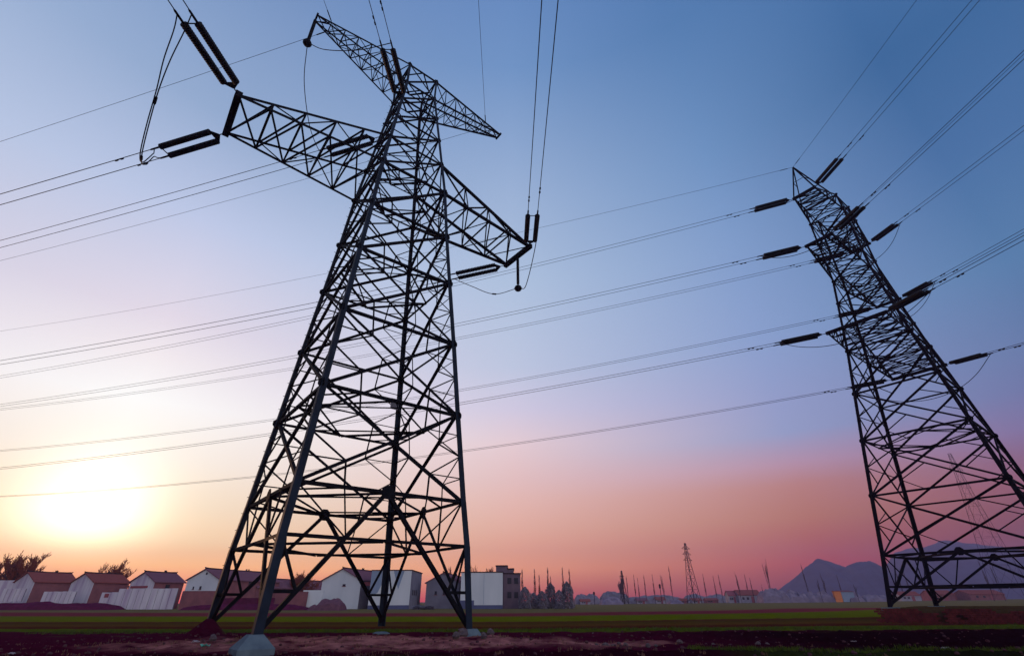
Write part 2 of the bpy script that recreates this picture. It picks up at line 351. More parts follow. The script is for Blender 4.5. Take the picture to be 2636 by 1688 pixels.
# ------------------------------------------------------------------ lattice pylons
SG = {'N': (-1, -1), 'R': (1, -1), 'C': (1, 1), 'L': (-1, 1)}
FACES = [('N', 'R'), ('R', 'C'), ('C', 'L'), ('L', 'N')]
class Tower:
    def __init__(s, x, y, yaw, lv, wd):
        s.o = Vector((x, y, 0)); s.u = Vector((math.cos(yaw), math.sin(yaw), 0)); s.v = Vector((-math.sin(yaw), math.cos(yaw), 0))
        s.lv, s.wd = lv, wd
    def w(s, z): return float(np.interp(z, s.lv, s.wd))
    def loc(s, a, b, z): return s.o + s.u * a + s.v * b + Vector((0, 0, z))
    def leg(s, k, z): w = s.w(z); return s.loc(SG[k][0] * w, SG[k][1] * w, z)
    def fn(s, f):
        a, b = SG[f[0]], SG[f[1]]; return (s.u * ((a[0] + b[0]) / 2) + s.v * ((a[1] + b[1]) / 2)).normalized()
def mid(a, b, t=.5): return a.lerp(b, t)
def plate(mb, c, n, r, th=.03):
    n = Vector(n).normalized(); a = Vector((0, 0, 1)).cross(n); a = a.normalized(); b = n.cross(a)
    mb.prism([Vector(c) + n * .02 + (a * math.cos(i * math.pi / 4 + .39) + b * math.sin(i * math.pi / 4 + .39)) * r for i in range(8)], n * th)

def build_tower(T, root, steel, zf, z_mid, z0, panels, simple, dia, wl=.33, wb=.155, ws=.072, foot=None):
    "legs, K-braced base, X-braced panels, diaphragms"
    org = root.location
    ztop = panels[-1]
    for k in SG:
        mb = MB(); ea = -T.u * SG[k][0]; eb = -T.v * SG[k][1]; zs = T.lv
        ks = [zf] + [z for z in T.lv if zf < z < ztop] + [ztop]
        for a, b in zip(ks, ks[1:]):
            w = wl * (1 - .55 * (a - zf) / (ztop - zf))
            off = -(ea + eb) * w * .42; mb.legangle(T.leg(k, a) + off, T.leg(k, b) + off, ea, eb, w, .05)
        if k == 'L':
            z = zf + 2.5; i = 0
            while z < ztop - 1:                                   # climbing pegs
                c = T.leg(k, z); d = (-ea if i % 2 else -eb); mb.tube([c, c + d * .22], .018, 4); z += .42; i += 1
        mb.build('leg', LEGST if not simple else steel, root, org)
    for f in FACES:
        mb = MB(); n = T.fn(f); A, B = f
        def br(p, q, w): mb.angle(p + n * .01, q + n * .01, n, w, max(.012, w * .14))
        # K-braced base: inverted V from the middle of the first belt to both feet
        a0, b0 = T.leg(A, z0), T.leg(B, z0); M = mid(a0, b0)
        am, bm_ = T.leg(A, z_mid), T.leg(B, z_mid); af, bf = T.leg(A, zf + .25), T.leg(B, zf + .25)
        br(a0, b0, wb * 1.05); 
        for P, f_, m_, o_ in ((A, af, am, a0), (B, bf, bm_, b0)):
            br(M, f_, wb * 1.15)
            tk = (z0 - z_mid) / (z0 - zf - .25); K = mid(M, f_, tk)
            br(m_, K, wb * .9)
            tl = .5 * (1 + tk); tl = tl + .06; K2 = mid(M, f_, tl); lz = K2.z; LG = T.leg(P, lz)
            br(LG, K2, wb * .8); br(m_, K2, wb * .7)
            br(K, mid(M, o_, .5), ws); br(K, o_, ws)
        br(mid(M, af, (z0 - z_mid) / (z0 - zf - .25)), mid(M, bf, (z0 - z_mid) / (z0 - zf - .25)), wb * .8)
        plate(mb, M, n, .34)
        prev = z0
        for i, z in enumerate(panels):
            if z <= z0: continue
            a1, b1, a2, b2 = T.leg(A, prev), T.leg(B, prev), T.leg(A, z), T.leg(B, z)
            big = (z - prev) > 3.9
            w = wb if big else wb * .72
            br(a1, b2, w); br(b1, a2, w); br(a2, b2, w)
            if big and not simple:
                for P, Q, p1, p2, q1, q2 in ((A, B, a1, a2, b1, b2), (B, A, b1, b2, a1, a2)):
                    h = mid(p1, p2); lo, hi = mid(p1, q2, .25), mid(p2, q1, .25)
                    br(h, lo, ws); br(h, hi, ws)
                    br(mid(p1, p2, .25), lo, ws * .8); br(mid(p2, p1, .25), hi, ws * .8)
                    br(mid(p2, q2, .25), hi, ws); br(lo, mid(p1, q1, .25), ws)
            elif big:
                for p1, p2, q1, q2 in ((a1, a2, b1, b2), (b1, b2, a1, a2)):
                    h = mid(p1, p2); br(h, mid(p1, q2, .25), ws); br(h, mid(p2, q1, .25), ws)
            for p in (a2, b2): plate(mb, p, n, .28 if big else .2)
            prev = z
        mb.build('face_bracing', steel, root, org)
    for z, double in dia:
        mb = MB(); pts = [T.leg(k, z) for k in 'NRCL']; ms = [mid(pts[i], pts[(i + 1) % 4]) for i in range(4)]
        upv = Vector((0, 0, 1))
        for i in range(4):
            mb.angle(ms[i], ms[(i + 1) % 4], upv, wb * .75, .02)
            if double: mb.angle(mid(pts[i], pts[(i+1) % 4], .5), mid(pts[(i+2) % 4], pts[(i+1) % 4], .25), upv, ws, .014); mb.angle(mid(pts[i], pts[(i+1)%4], .25), mid(pts[i], pts[(i-1)%4], .25), upv, ws, .014)
        mb.build('diaphragm', steel, root, org)

def crossarm(T, root, steel, side, a_tip, b_tip, z_tip, z_lo, z_hi, bays, wc=.15, ws=.07, beam=.2):
    "box truss tapering from the tower face to an end beam"
    org = root.location; A, B = ('N', 'L') if side < 0 else ('R', 'C')
    part = MB(); tip = {A: T.loc(side * a_tip, -b_tip, z_tip), B: T.loc(side * a_tip, b_tip, z_tip)}
    if beam:
        part.box((tip[A] + tip[B]) / 2, (beam * .8, b_tip + .12, beam), Matrix((T.u, T.v, Vector((0, 0, 1)))).transposed())
    else: part.tube([tip[A], tip[B]], .07, 5)
    root_arm = part.build('crossarm', steel, root, org)
    lo = {k: T.leg(k, z_lo) for k in (A, B)}; hi = {k: T.leg(k, z_hi) for k in (A, B)}
    nv = {A: -T.v, B: T.v}
    for k in (A, B):
        for p, nm in ((lo[k], 'chord'), (hi[k], 'chord')):
            m = MB(); m.angle(p, tip[k], nv[k], wc, .025); m.build(nm, steel, root_arm, org)
    m = MB(); upv = Vector((0, 0, 1))
    for i in range(bays):
        t0, t1 = i / bays, (i + 1) / bays
        for k in (A, B):
            l0, l1, h0, h1 = (mid(lo[k], tip[k], t0), mid(lo[k], tip[k], t1), mid(hi[k], tip[k], t0), mid(hi[k], tip[k], t1))
            if i < bays - 1: m.angle(l1, h1, nv[k], ws, .014)
            if i % 2: m.angle(l0, h1, nv[k], ws, .014)
            else: m.angle(h0, l1, nv[k], ws, .014)
        for d, n in ((lo, -upv), (hi, upv)):
            p0, p1, q0, q1 = mid(d[A], tip[A], t0), mid(d[A], tip[A], t1), mid(d[B], tip[B], t0), mid(d[B], tip[B], t1)
            if i < bays - 1: m.angle(p1, q1, n, ws, .014)
            m.angle(p0, q1, n, ws, .014)
            if d is lo: m.angle(q0, p1, n, ws, .014)
    m.build('bracing', steel, root_arm, org)
    return tip

T1 = Tower(-8.55, 26.993, .67059, [.37, 4.01, 6.13, 10.85, 15.48, 20.09, 24.12, 28.46, 31.56, 39.9, 42.35], [4.60, 4.42, 4.22, 3.84, 3.49, 3.11, 2.79, 2.50, 2.18, 1.32, 1.32])
t1 = thing('lattice_pylon', 'large black lattice pylon with two tiers of cross-arms in the near field', 'pylon', (-8.55, 26.993, 0))
P1 = [6.13, 10.85, 15.48, 20.09, 24.12, 28.46, 31.56, 34.4, 37.2, 39.9, 42.35]
build_tower(T1, t1, STEEL, .37, 4.01, 6.13, P1, False, [(4.01, 0), (6.13, 1), (10.85, 1), (20.09, 1), (28.46, 1), (31.56, 1), (39.9, 0), (42.35, 0)])
TIPL = crossarm(T1, t1, STEEL, -1, 11.6, 1.72, 28.45, 28.46, 31.56, 5, .19, .10, .24)
TIPR = crossarm(T1, t1, STEEL, 1, 11.6, 1.72, 28.4, 28.46, 31.56, 4, .19, .10, .2)
crossarm(T1, t1, STEEL, -1, 9.05, .32, 42.5, 39.9, 42.35, 7, .12, .06, .09)
crossarm(T1, t1, STEEL, 1, 9.3, .3, 42.5, 39.9, 42.35, 7, .12, .06, .09)
# concrete footings
def footing(k, T, root, base, top, h1, h2, zb, mat_):
    mb = MB(); c = T.leg(k, .37); d_ = c - T.o; d_.z = 0; c = c + d_.normalized() * .05
    M = Matrix((T.u, T.v, Vector((0, 0, 1)))).transposed()
    rings = [(base, zb), (base, zb + h1), (top, zb + h1 + h2)]
    vs = []
    for r, z in rings:
        for dx, dy in ((-1, -1), (1, -1), (1, 1), (-1, 1)): vs.append(Vector((c.x, c.y, 0)) + M @ Vector((dx * r, dy * r, z)))
    fs = [(8, 9, 10, 11)] + [(i * 4 + j, i * 4 + (j + 1) % 4, (i + 1) * 4 + (j + 1) % 4, (i + 1) * 4 + j) for i in (0, 1) for j in range(4)]
    mb.add(vs, fs); mb.build('footing', mat_, root, root.location)
footing('N', T1, t1, .62, .24, .40, .42, -.2, CONC); footing('R', T1, t1, .46, .26, .42, .30, -.2, CONC)
footing('C', T1, t1, .38, .22, .22, .08, -.2, CONC); footing('L', T1, t1, .5, .25, .5, .2, -.2, EARTH)
mb = MB(); c = T1.leg('C', 13.6) - T1.u * .38 - T1.v * .1; mb.box(c, (.30, .03, .38), Matrix((T1.u, T1.v, Vector((0, 0, 1)))).transposed()); mb.build('number_plate', PLATE, t1, t1.location)

z2 = [.95, 2.59, 5.09, 10.30, 15.63, 20.67, 25.69, 28.7, 34.99, 37.5, 44.02, 46.4]
w2 = [6.22, 5.98, 5.62, 5.0, 4.32, 3.65, 2.98, 2.66, 1.98, 1.97, 1.95, 1.85]
T2 = Tower(T2X, T2Y, YAW2, z2, w2)
t2 = thing('lattice_pylon', 'tall lattice pylon with three tiers of arms standing on a raised brick-edged plot', 'pylon', (T2X, T2Y, .95))
build_tower(T2, t2, STEEL2, .95, 2.59, 5.09, [5.09, 10.3, 15.63, 20.67, 25.69, 28.7, 31.9, 34.99, 37.5, 40.6, 44.02, 46.4], True,
            [(2.59, 0), (5.09, 1), (15.63, 1), (25.69, 1), (28.7, 0), (34.99, 1), (44.02, 0)], .36, .165, .09)
ARM2 = {}
for nm, a, b, z, lo, hi in (('low', 8.53, 2.71, 26.0, 25.69, 28.7), ('mid', 9.52, 1.37, 36.28, 34.99, 37.5), ('top', 7.61, 1.24, 44.58, 44.02, 46.4)):
    ARM2[nm] = crossarm(T2, t2, STEEL2, -1, a, b, z, lo, hi, 4, .17, .09, .16)
    ARM2['far_' + nm] = crossarm(T2, t2, STEEL2, 1, a + .8, b, z - .6, lo, hi, 4, .17, .09, .16)
PEAK = {}
for sd in (-1, 1):                                       # earth-wire horns above the top arms
    mb = MB(); A, B = ('N', 'L') if sd < 0 else ('R', 'C'); pk = T2.loc(sd * 7.88, 0, 48.84); PEAK[sd] = pk
    key = 'top' if sd < 0 else 'far_top'
    for k in (A, B):
        mb.angle(pk, ARM2[key][k], T2.u * sd, .16, .02); mb.angle(pk, mid(T2.leg(k, 46.4), ARM2[key][k], .35), T2.u, .14, .02)
        h = mid(pk, ARM2[key][k]); mb.angle(h, mid(pk, mid(T2.leg(k, 46.4), ARM2[key][k], .35)), T2.u, .07, .014)
    mb.angle(mid(pk, ARM2[key][A]), mid(pk, ARM2[key][B]), T2.u, .07, .014)
    mb.build('earth_wire_horn', STEEL2, t2, t2.location)
for k in 'NRCL':
    mb = MB(); c = T2.leg(k, .95); mb.prism([(c.x - .5, c.y - .5, .7), (c.x + .5, c.y - .5, .7), (c.x + .5, c.y + .5, .7), (c.x - .5, c.y + .5, .7)], (0, 0, .33)); mb.build('footing', CONC, t2, t2.location)

# ------------------------------------------------------------------ conductors, insulators, jumpers
AZL, AZR, KL, KR = R(-76.94), R(179.49), .000475, .00064
def wdir(az): return Vector((math.sin(az), math.cos(az), 0))
def wpt(P0, az, m, k, s): return P0 + wdir(az) * s + Vector((0, 0, m * s + k * s * s))
def sdir(az): return Vector((math.cos(az), -math.sin(az), 0))      # sideways
def make_string(sepr):
    root = thing('insulator_string', None, 'insulator')
    m = MB(); m.tube([(0, 0, 0), (.55, 0, 0)], .035, 5); m.build('link', STEEL, root)
    m = MB(); h = sepr / 2; m.prism([(.5, -.06, -.02), (.85, -h - .06, -.02), (.95, -h - .06, -.02), (.95, h + .06, -.02), (.85, h + .06, -.02), (.5, .06, -.02)], (0, 0, .04)); m.build('yoke_plate', STEEL, root)
    for sy in (-h, h):
        m = MB(); pts, rad = [], []; x = .92
        while x < 4.55:
            for dx, r in ((0, .13), (.02, .195), (.085, .205), (.11, .16), (.135, .13)): pts.append((x + dx, sy, 0)); rad.append(r)
            x += .145
        m.tube(pts, rad, 10); m.build('disc_string', INS, root)
    m = MB(); m.tube([(4.66, -h, 0), (4.66, h, 0)], .035, 5); m.build('spacer_bar', STEEL, root)
    for sy in (-h, h):
        m = MB(); m.tube([(4.6, sy, 0), (4.75, sy, 0), (5.35, sy, 0), (5.45, sy, 0)], [.03, .065, .06, .03], 6); m.build('clamp', STEEL, root)
    return root
PROT = {}
def place_string(P0, az, m, sepr, label, group):
    d = (wdir(az) + Vector((0, 0, m))).normalized(); y = -sdir(az); y = (Vector((0, 0, 1)).cross(d)).normalized(); z = d.cross(y)
    if sepr not in PROT: o = PROT[sepr] = make_string(sepr)
    else: o = copy_tree(PROT[sepr])
    o.matrix_world = Matrix(((d.x, y.x, z.x, P0.x), (d.y, y.y, z.y, P0.y), (d.z, y.z, z.z, P0.z), (0, 0, 0, 1)))
    tag(o, label, 'insulator', group)
def tension(P0, az, m, k, sepr, strlab, wlabs, grp, smax, damp=True):
    "a twin string and its two conductors; returns the two conductor starts"
    place_string(P0, az, m, sepr, strlab, 'tension insulator strings on the pylons'); y = (Vector((0, 0, 1)).cross(wdir(az))).normalized(); out = []
    sm = smax or -m / k
    for sg, lab in zip((1, -1), wlabs):
        off = y * (sepr / 2 * sg); ss = np.concatenate([np.linspace(4.9, 40, 16), np.linspace(44, sm, 34)])
        mb = MB(); mb.tube([wpt(P0, az, m, k, s) + off for s in ss], .026 if sepr > .7 else .023, 6)
        o = mb.build('conductor_wire', WIRE); tag(o, lab, 'wire', grp); out.append(wpt(P0, az, m, k, 5.1) + off)
        if damp:
            for s in (7.3 + .5 * sg,):
                mb = MB(); c = wpt(P0, az, m, k, s) + off; d = wdir(az) + Vector((0, 0, m)); c = c - Vector((0, 0, .07))
                mb.tube([c - d * .34, c - d * .3, c - d * .12, c - d * .1, c + d * .1, c + d * .12, c + d * .3, c + d * .34], [.03, .062, .062, .02, .02, .062, .062, .03], 6)
                mb.build('vibration_damper', STEEL, o)
    return out
def earth(P0, az, m, k, lab):
    sm = -m / k; mb = MB(); mb.tube([wpt(P0, az, m, k, s) for s in np.linspace(0, sm, 48)], .017, 5)
    o = mb.build('earth_wire', WIRE); tag(o, lab, 'wire', 'earth wires above the conductors')
    mb = MB(); d = wdir(az) + Vector((0, 0, m)); mb.tube([wpt(P0, az, m, k, .6), wpt(P0, az, m, k, .7), wpt(P0, az, m, k, 1.5), wpt(P0, az, m, k, 1.6)], [.02, .045, .045, .02], 6); mb.build('clamp', STEEL, o)
def bez(pts, n=14):
    "smooth curve through pts"
    P = [Vector(p) for p in pts]; P = [P[0] * 2 - P[1]] + P + [P[-1] * 2 - P[-2]]; out = []
    for i in range(1, len(P) - 2):
        for j in range(n):
            s = j / n; a, b, c, d = P[i-1], P[i], P[i+1], P[i+2]
            out.append(.5 * ((2*b) + (c-a)*s + (2*a-5*b+4*c-d)*s*s + (3*b-a-3*c+d)*s**3))
    out.append(P[-2]); return out
def loop(p, q, sag, bulge=Vector((0, 0, 0)), n=7, shape=1.0):
    return [p.lerp(q, i / n) + (Vector((0, 0, -sag)) + bulge) * (1 - abs(2 * i / n - 1) ** (2 * shape)) for i in range(n + 1)]
def jumper(pts, label, grp='jumper wires looping past the pylons', r=.032, spacers=()):
    mb = MB(); c = bez(pts); mb.tube(c, r, 6); o = mb.build('jumper_wire', WIRE); tag(o, label, 'wire', grp)
    for s in spacers:
        i = int(s * (len(c) - 1)); d = (c[min(i+1, len(c)-1)] - c[i]).normalized(); m = MB(); m.tube([c[i] - d * .22, c[i] - d * .18, c[i] + d * .18, c[i] + d * .22], [.03, .07, .07, .03], 6); m.build('spacer', STEEL, o)
G1 = 'conductor wires of the near pylon'; G2 = 'conductor wires of the far right pylon'
w1 = 'outer wire of the pair running off left from the'
a = tension(TIPL['L'], AZL, -.106, KL, .74, 'twin insulator string stretching left from the near arm tip of the big pylon', ('lower of the two wires running left from the big pylon near arm tip', 'upper of the two wires running left from the big pylon near arm tip'), G1, None)
b = tension(TIPL['N'], AZR, -.175, KR, .74, 'large twin insulator string rising to the top edge from the big pylon left arm', ('right of the two wires climbing over the camera from the big pylon left arm', 'left of the two wires climbing over the camera from the big pylon left arm'), G1, None)
for i, nm in ((0, 'inner'), (1, 'outer')):
    jumper([b[1 - i].lerp(a[i], t_).lerp(((b[0] + b[1]) / 2).lerp((a[0] + a[1]) / 2, t_), .82 * min(1, 5 * t_, 12 * (1 - t_))) - Vector((0, 0, z_ + .1 * i)) for t_, z_ in ((0, 0), (.06, .55), (.13, 2.0), (.25, 2.9), (.4, 3.75), (.55, 4.25), (.66, 4.1), (.75, 3.4), (.82, 2.4), (.88, 1.4), (.94, .8), (1, 0))], nm + ' strand of the long jumper loop hanging left of the big pylon', spacers=(.3, .5, .68) if i else ())
a = tension(TIPR['C'], AZL, -.083, KL, .74, 'twin insulator string running left behind the big pylon from its right arm tip', ('lower of the two wires running left behind the big pylon from its right arm', 'upper of the two wires running left behind the big pylon from its right arm'), G1, None)
b = tension(TIPR['R'], AZR, -.162, KR, .74, 'upright twin insulator string above the right arm tip of the big pylon', ('right of the two wires rising steeply from the big pylon right arm', 'left of the two wires rising steeply from the big pylon right arm'), G1, None)
PR = T1.loc(11.6, 0, 28.3); PRb = PR + Vector((0, 0, -3.35)); PLp = T1.loc(-9.05, 0, 42.4); PLb = PLp + Vector((0, 0, -3.3))
jumper([b[0], b[0] + Vector((-.1, 1.6, -1.6)), b[0].lerp(PRb, .75) + Vector((.25, 0, -1.5)), PRb + Vector((.1, -.1, .05))], 'short jumper wire dropping from the right arm tip to the hanging post insulator')
jumper([PRb, PRb.lerp(a[1], .35) + Vector((0, 0, -1.0)), PRb.lerp(a[1], .7) + Vector((0, 0, -.55)), a[1]], 'sagging jumper wire from the hanging post insulator back behind the big pylon', spacers=(.35,))
ML, MR = T1.leg('L', 35.66), T1.leg('N', 36.7)
a = tension(ML, AZL, -.121, KL, .74, 'twin insulator string lying behind the left arm of the big pylon', ('lower of the two wires running left from the middle of the big pylon', 'upper of the two wires running left from the middle of the big pylon'), G1, None)
b = tension(MR, AZR, -.172, KR, .74, 'steep twin insulator string in front of the top arm of the big pylon', ('right of the two wires rising past the top arm of the big pylon', 'left of the two wires rising past the top arm of the big pylon'), G1, None)
jumper([b[0], b[0].lerp(PLb, .35) + Vector((0, 0, -.9)), b[0].lerp(PLb, .75) + Vector((0, 0, -.9)), PLb], 'jumper wire looping across the top arm to its hanging post insulator')
jumper([PLb, PLb.lerp(a[0], .25) + Vector((-.3, 0, -1.3)), PLb.lerp(a[0], .6) + Vector((-.2, 0, -1.9)), a[0].lerp(PLb, .1) + Vector((0, 0, -1.1)), a[0]], 'long vertical jumper wire hanging from the top arm post insulator')
for P, Q, lab in ((PLp, PLb, 'post insulator with a round weight hanging from the top arm tip of the big pylon'), (PR, PRb, 'post insulator with a round weight hanging under the right arm tip of the big pylon')):
    o = thing('post_insulator', lab, 'insulator', tuple(P), 0, 'hanging post insulators on the big pylon')
    m = MB(); pts, rad = [], []; z = -.25
    while z > -2.9:
        for dz, r in ((0, .06), (.02, .13), (.06, .13), (.08, .07)): pts.append((0, 0, z - dz)); rad.append(r)
        z -= .13
    m.tube(pts, rad, 10); m.build('disc_string', INS, o)
    m = MB(); m.tube([(0, 0, 0), (0, 0, -.28)], .05, 6); m.build('link', STEEL, o)
    m = MB(); m.tube([(0, 0, -2.95), (0, 0, -3.1), (0, 0, -3.2), (0, 0, -3.4), (0, 0, -3.58), (0, 0, -3.66)], [.06, .08, .26, .34, .24, .05], 12); m.build('weight', STEEL, o, smooth=True)
EL, ER = T1.loc(-7.61, 0, 42.6), T1.loc(7.72, 0, 42.6)
earth(EL, AZL, -.146, KL, 'thin high earth wire running left from the big pylon top arm'); earth(EL, AZR, -.147, KR, 'thin earth wire rising from the top left arm of the big pylon')
earth(ER, AZL, -.128, KL, 'faint earth wire running left behind the big pylon from its top right arm'); earth(ER, AZR, -.147, KR, 'thin nearly vertical earth wire above the top right arm of the big pylon')
NEAR = {'low': 'lowest near arm', 'mid': 'middle near arm', 'top': 'top near arm'}; FAR = {'low': 'lowest hidden arm', 'mid': 'middle hidden arm', 'top': 'top hidden arm'}
mL = {'low': -.122, 'mid': -.131, 'top': -.150}; mR = {'low': -.155, 'mid': -.124, 'top': -.111}; mLf = {'low': -.12, 'mid': -.134, 'top': -.138}; mRf = {'low': -.21, 'mid': -.16, 'top': -.163}
for nm in ('low', 'mid', 'top'):
    for tips, A_, B_, nmz, ml, mr in ((ARM2[nm], 'L', 'N', NEAR[nm], mL[nm], mR[nm]), (ARM2['far_' + nm], 'C', 'R', FAR[nm], mLf[nm], mRf[nm])):
        far = tips is not ARM2[nm]
        a = tension(tips[A_], AZL, ml, KL, .62, 'twin insulator string pointing left from the %s of the right-hand pylon' % nmz, ('lower wire of the pair leaving left from the %s of the right-hand pylon' % nmz, 'upper wire of the pair leaving left from the %s of the right-hand pylon' % nmz), G2, 330)
        b = tension(tips[B_], AZR, mr, KR, .62, 'twin insulator string pointing up right from the %s of the right-hand pylon' % nmz, ('right wire of the pair rising right from the %s of the right-hand pylon' % nmz, 'left wire of the pair rising right from the %s of the right-hand pylon' % nmz), G2, None)
        jumper(loop(b[0], a[0], 3.2 if far else 2.6, T2.u * (1.0 if far else -.8), shape=1.1), 'jumper wire looping under the %s of the right-hand pylon' % nmz)
earth(PEAK[-1], AZL, -.115, KL, 'thin earth wire running left from the horn of the right-hand pylon'); earth(PEAK[-1], AZR, -.095, KR, 'thin earth wire rising to the top edge from the right-hand pylon horn')
earth(PEAK[1], AZR, -.13, KR, 'faint earth wire rising right from behind the right-hand pylon')

# ------------------------------------------------------------------ houses
def house(name, label, gl, ap, gr, base, Y0, th, ridge_px, wall, gable, roof, cat='house', over=.35, extra=None, ridge=True, eave_z=None):
    """gl/gr: eave corners of the gable in photo pixels, ap: its apex, ridge_px: where the ridge ends; th: yaw of the gable line"""
    pl = at(gl[0], gl[1], Y0); dx, dy = math.cos(th), -math.sin(th)
    d = ray(gr[0], gr[1]); k = d.x / d.y                                    # right corner on the gable line
    s = (k * pl.y - pl.x) / (dx - k * dy); pr = Vector((pl.x + dx * s, pl.y + dy * s, 0)); W = s
    d = ray(*ap); k = d.x / d.y; sa = W / 2; pa = Vector((pl.x + dx * sa, pl.y + dy * sa, 0)); za = at(ap[0], ap[1], pa.y).z
    ze = eave_z or (pl.z + at(gr[0], gr[1], pr.y).z) / 2; zb = min(gz(pl.x, pl.y), gz(pr.x, pr.y)) - .3
    lx, ly = math.sin(th), math.cos(th)                                    # long axis
    d = ray(ridge_px, ap[1]); k = d.x / d.y; Ln = (k * pa.y - pa.x) / (lx - k * ly); Ln = max(6, min(abs(Ln), 30))
    g = gz(pl.x, pl.y); o = thing(name, label, cat, (pl.x, pl.y, g), -th); z0 = zb - g; e = ze - g; a = za - g
    # local frame: x along the gable, y along the house
    m = MB(); m.prism([(0, 0, z0), (W, 0, z0), (W, 0, e), (W / 2, 0, a), (0, 0, e)], (0, Ln, 0)); w = m.build('wall', wall, o)
    m = MB(); m.prism([(-.02, -.06, z0), (W + .02, -.06, z0), (W + .02, -.06, e), (W / 2, -.06, a), (-.02, -.06, e)], (0, .057, 0)); gw = m.build('gable_wall', gable, o)
    m = MB(); sl = (a - e) / (W / 2); ov = over
    for sx in (0, 1):
        xo = -ov if sx == 0 else W + ov; zo = e - ov * sl + .02
        m.prism([(xo, -.35, zo), (W / 2, -.35, a + .02), (W / 2, -.35, a + .2), (xo, -.35, zo + .18)], (0, Ln + .7, 0))
    rf = m.build('roof', roof, o)
    m = MB(); m.tube([(W / 2, -.5, a + .50), (W / 2, -.38, a + .30), (W / 2, 1.0, a + .25), (W / 2, Ln * .5, a + .2), (W / 2, Ln - .7, a + .25), (W / 2, Ln + .35, a + .30), (W / 2, Ln + .5, a + .5)], [.07, .15, .15, .14, .15, .15, .07], 6)
    for y in (Ln * .62, Ln * .66): m.box((W / 2, y, a + .42), (.12, .12, .22))
    m.build('ridge_cap', RIDGE, rf)
    o['_w'] = W; o['_e'] = e; o['_a'] = a; o['_l'] = Ln
    return o
def opening(o, x, z, w, h, face='gable', round_=False, name='window', frame=BRICKW, mat_=DARK, y=None):
    W, Ln = o['_w'], o['_l']; m = MB(); f = MB()
    if face == 'gable':
        if round_: m.prism([(x + w/2 * math.cos(i * math.pi / 6), -.09, z + w/2 * math.sin(i * math.pi / 6)) for i in range(12)], (0, .05, 0))
        else: m.box((x, -.07, z), (w / 2, .03, h / 2)); f.box((x, -.10, z - h / 2 - .06), (w / 2 + .1, .06, .05))
    else:
        m.box((W + .02, y, z), (.04, w / 2, h / 2)); f.box((W + .06, y, z - h / 2 - .06), (.07, w / 2 + .1, .05))
    p = m.build(name, mat_, o)
    if f.v: f.build('sill', frame, p)
    return p
TH = R(20)
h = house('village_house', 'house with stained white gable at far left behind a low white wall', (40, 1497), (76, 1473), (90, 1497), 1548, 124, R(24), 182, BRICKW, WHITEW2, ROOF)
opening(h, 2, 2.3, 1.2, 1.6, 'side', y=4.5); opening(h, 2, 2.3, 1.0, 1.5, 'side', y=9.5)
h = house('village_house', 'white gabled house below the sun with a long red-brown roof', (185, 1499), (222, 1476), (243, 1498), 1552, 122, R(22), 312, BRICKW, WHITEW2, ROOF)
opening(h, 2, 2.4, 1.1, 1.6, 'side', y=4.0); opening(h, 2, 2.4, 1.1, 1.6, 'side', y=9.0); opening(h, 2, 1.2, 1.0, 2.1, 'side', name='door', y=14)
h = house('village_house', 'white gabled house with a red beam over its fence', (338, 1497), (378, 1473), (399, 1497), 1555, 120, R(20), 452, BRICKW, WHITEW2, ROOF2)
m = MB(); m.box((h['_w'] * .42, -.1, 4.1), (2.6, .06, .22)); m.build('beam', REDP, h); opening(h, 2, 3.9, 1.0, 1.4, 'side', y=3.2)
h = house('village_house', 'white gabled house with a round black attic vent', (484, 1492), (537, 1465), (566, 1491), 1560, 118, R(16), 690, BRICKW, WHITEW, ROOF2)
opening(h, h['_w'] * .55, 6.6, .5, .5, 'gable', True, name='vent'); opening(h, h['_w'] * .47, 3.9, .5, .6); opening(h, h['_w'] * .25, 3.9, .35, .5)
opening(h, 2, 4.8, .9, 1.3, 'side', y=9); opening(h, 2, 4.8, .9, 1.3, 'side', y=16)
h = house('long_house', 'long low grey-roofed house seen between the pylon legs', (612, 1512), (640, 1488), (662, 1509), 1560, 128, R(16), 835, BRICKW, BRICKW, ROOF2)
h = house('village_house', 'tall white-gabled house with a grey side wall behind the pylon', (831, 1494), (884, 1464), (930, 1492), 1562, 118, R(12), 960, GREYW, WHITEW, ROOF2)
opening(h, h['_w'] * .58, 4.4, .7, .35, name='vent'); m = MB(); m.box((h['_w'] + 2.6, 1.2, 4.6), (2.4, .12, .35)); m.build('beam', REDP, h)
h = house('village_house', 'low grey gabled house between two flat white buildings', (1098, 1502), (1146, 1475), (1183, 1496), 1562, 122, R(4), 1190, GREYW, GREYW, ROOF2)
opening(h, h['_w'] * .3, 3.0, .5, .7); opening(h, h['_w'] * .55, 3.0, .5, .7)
def block(name, label, x0, x1, top, base, Y0, depth, parts, cat='building', th=0):
    p0, p1 = at(x0, (top + base) / 2, Y0), at(x1, (top + base) / 2, Y0); zt = at((x0 + x1) / 2, top, Y0).z; g = gz((p0.x + p1.x) / 2, Y0)
    o = thing(name, label, cat, (p0.x, Y0, g), th); W = p1.x - p0.x; H = zt - g
    m = MB(); m.box((W / 2, depth / 2, H / 2 - .2), (W / 2, depth / 2, H / 2 + .2)); m.build('wall', parts[0], o)
    if parts[1]: m = MB(); m.box((W / 2, -.04, H / 2 + .35), (W / 2 + .003, .037, H / 2 - .35)); m.build('front_wall', parts[1], o)
    if parts[2]: m = MB(); m.box((W / 2, -.06, .2), (W / 2 + .02, .055, .48)); m.build('plinth', parts[2], o)
    m = MB(); m.box((W / 2, depth / 2 - .02, H + .09), (W / 2 + .12, depth / 2 + .12, .09)); m.build('parapet', parts[3], o)
    return o, W, H
o, W, H = block('workshop', 'large blue-grey flat-roofed workshop with a pale front wall', 952, 1056, 1468, 1566, 114, 13, (GREYW, WHITEW, PLINTH, RIDGE))
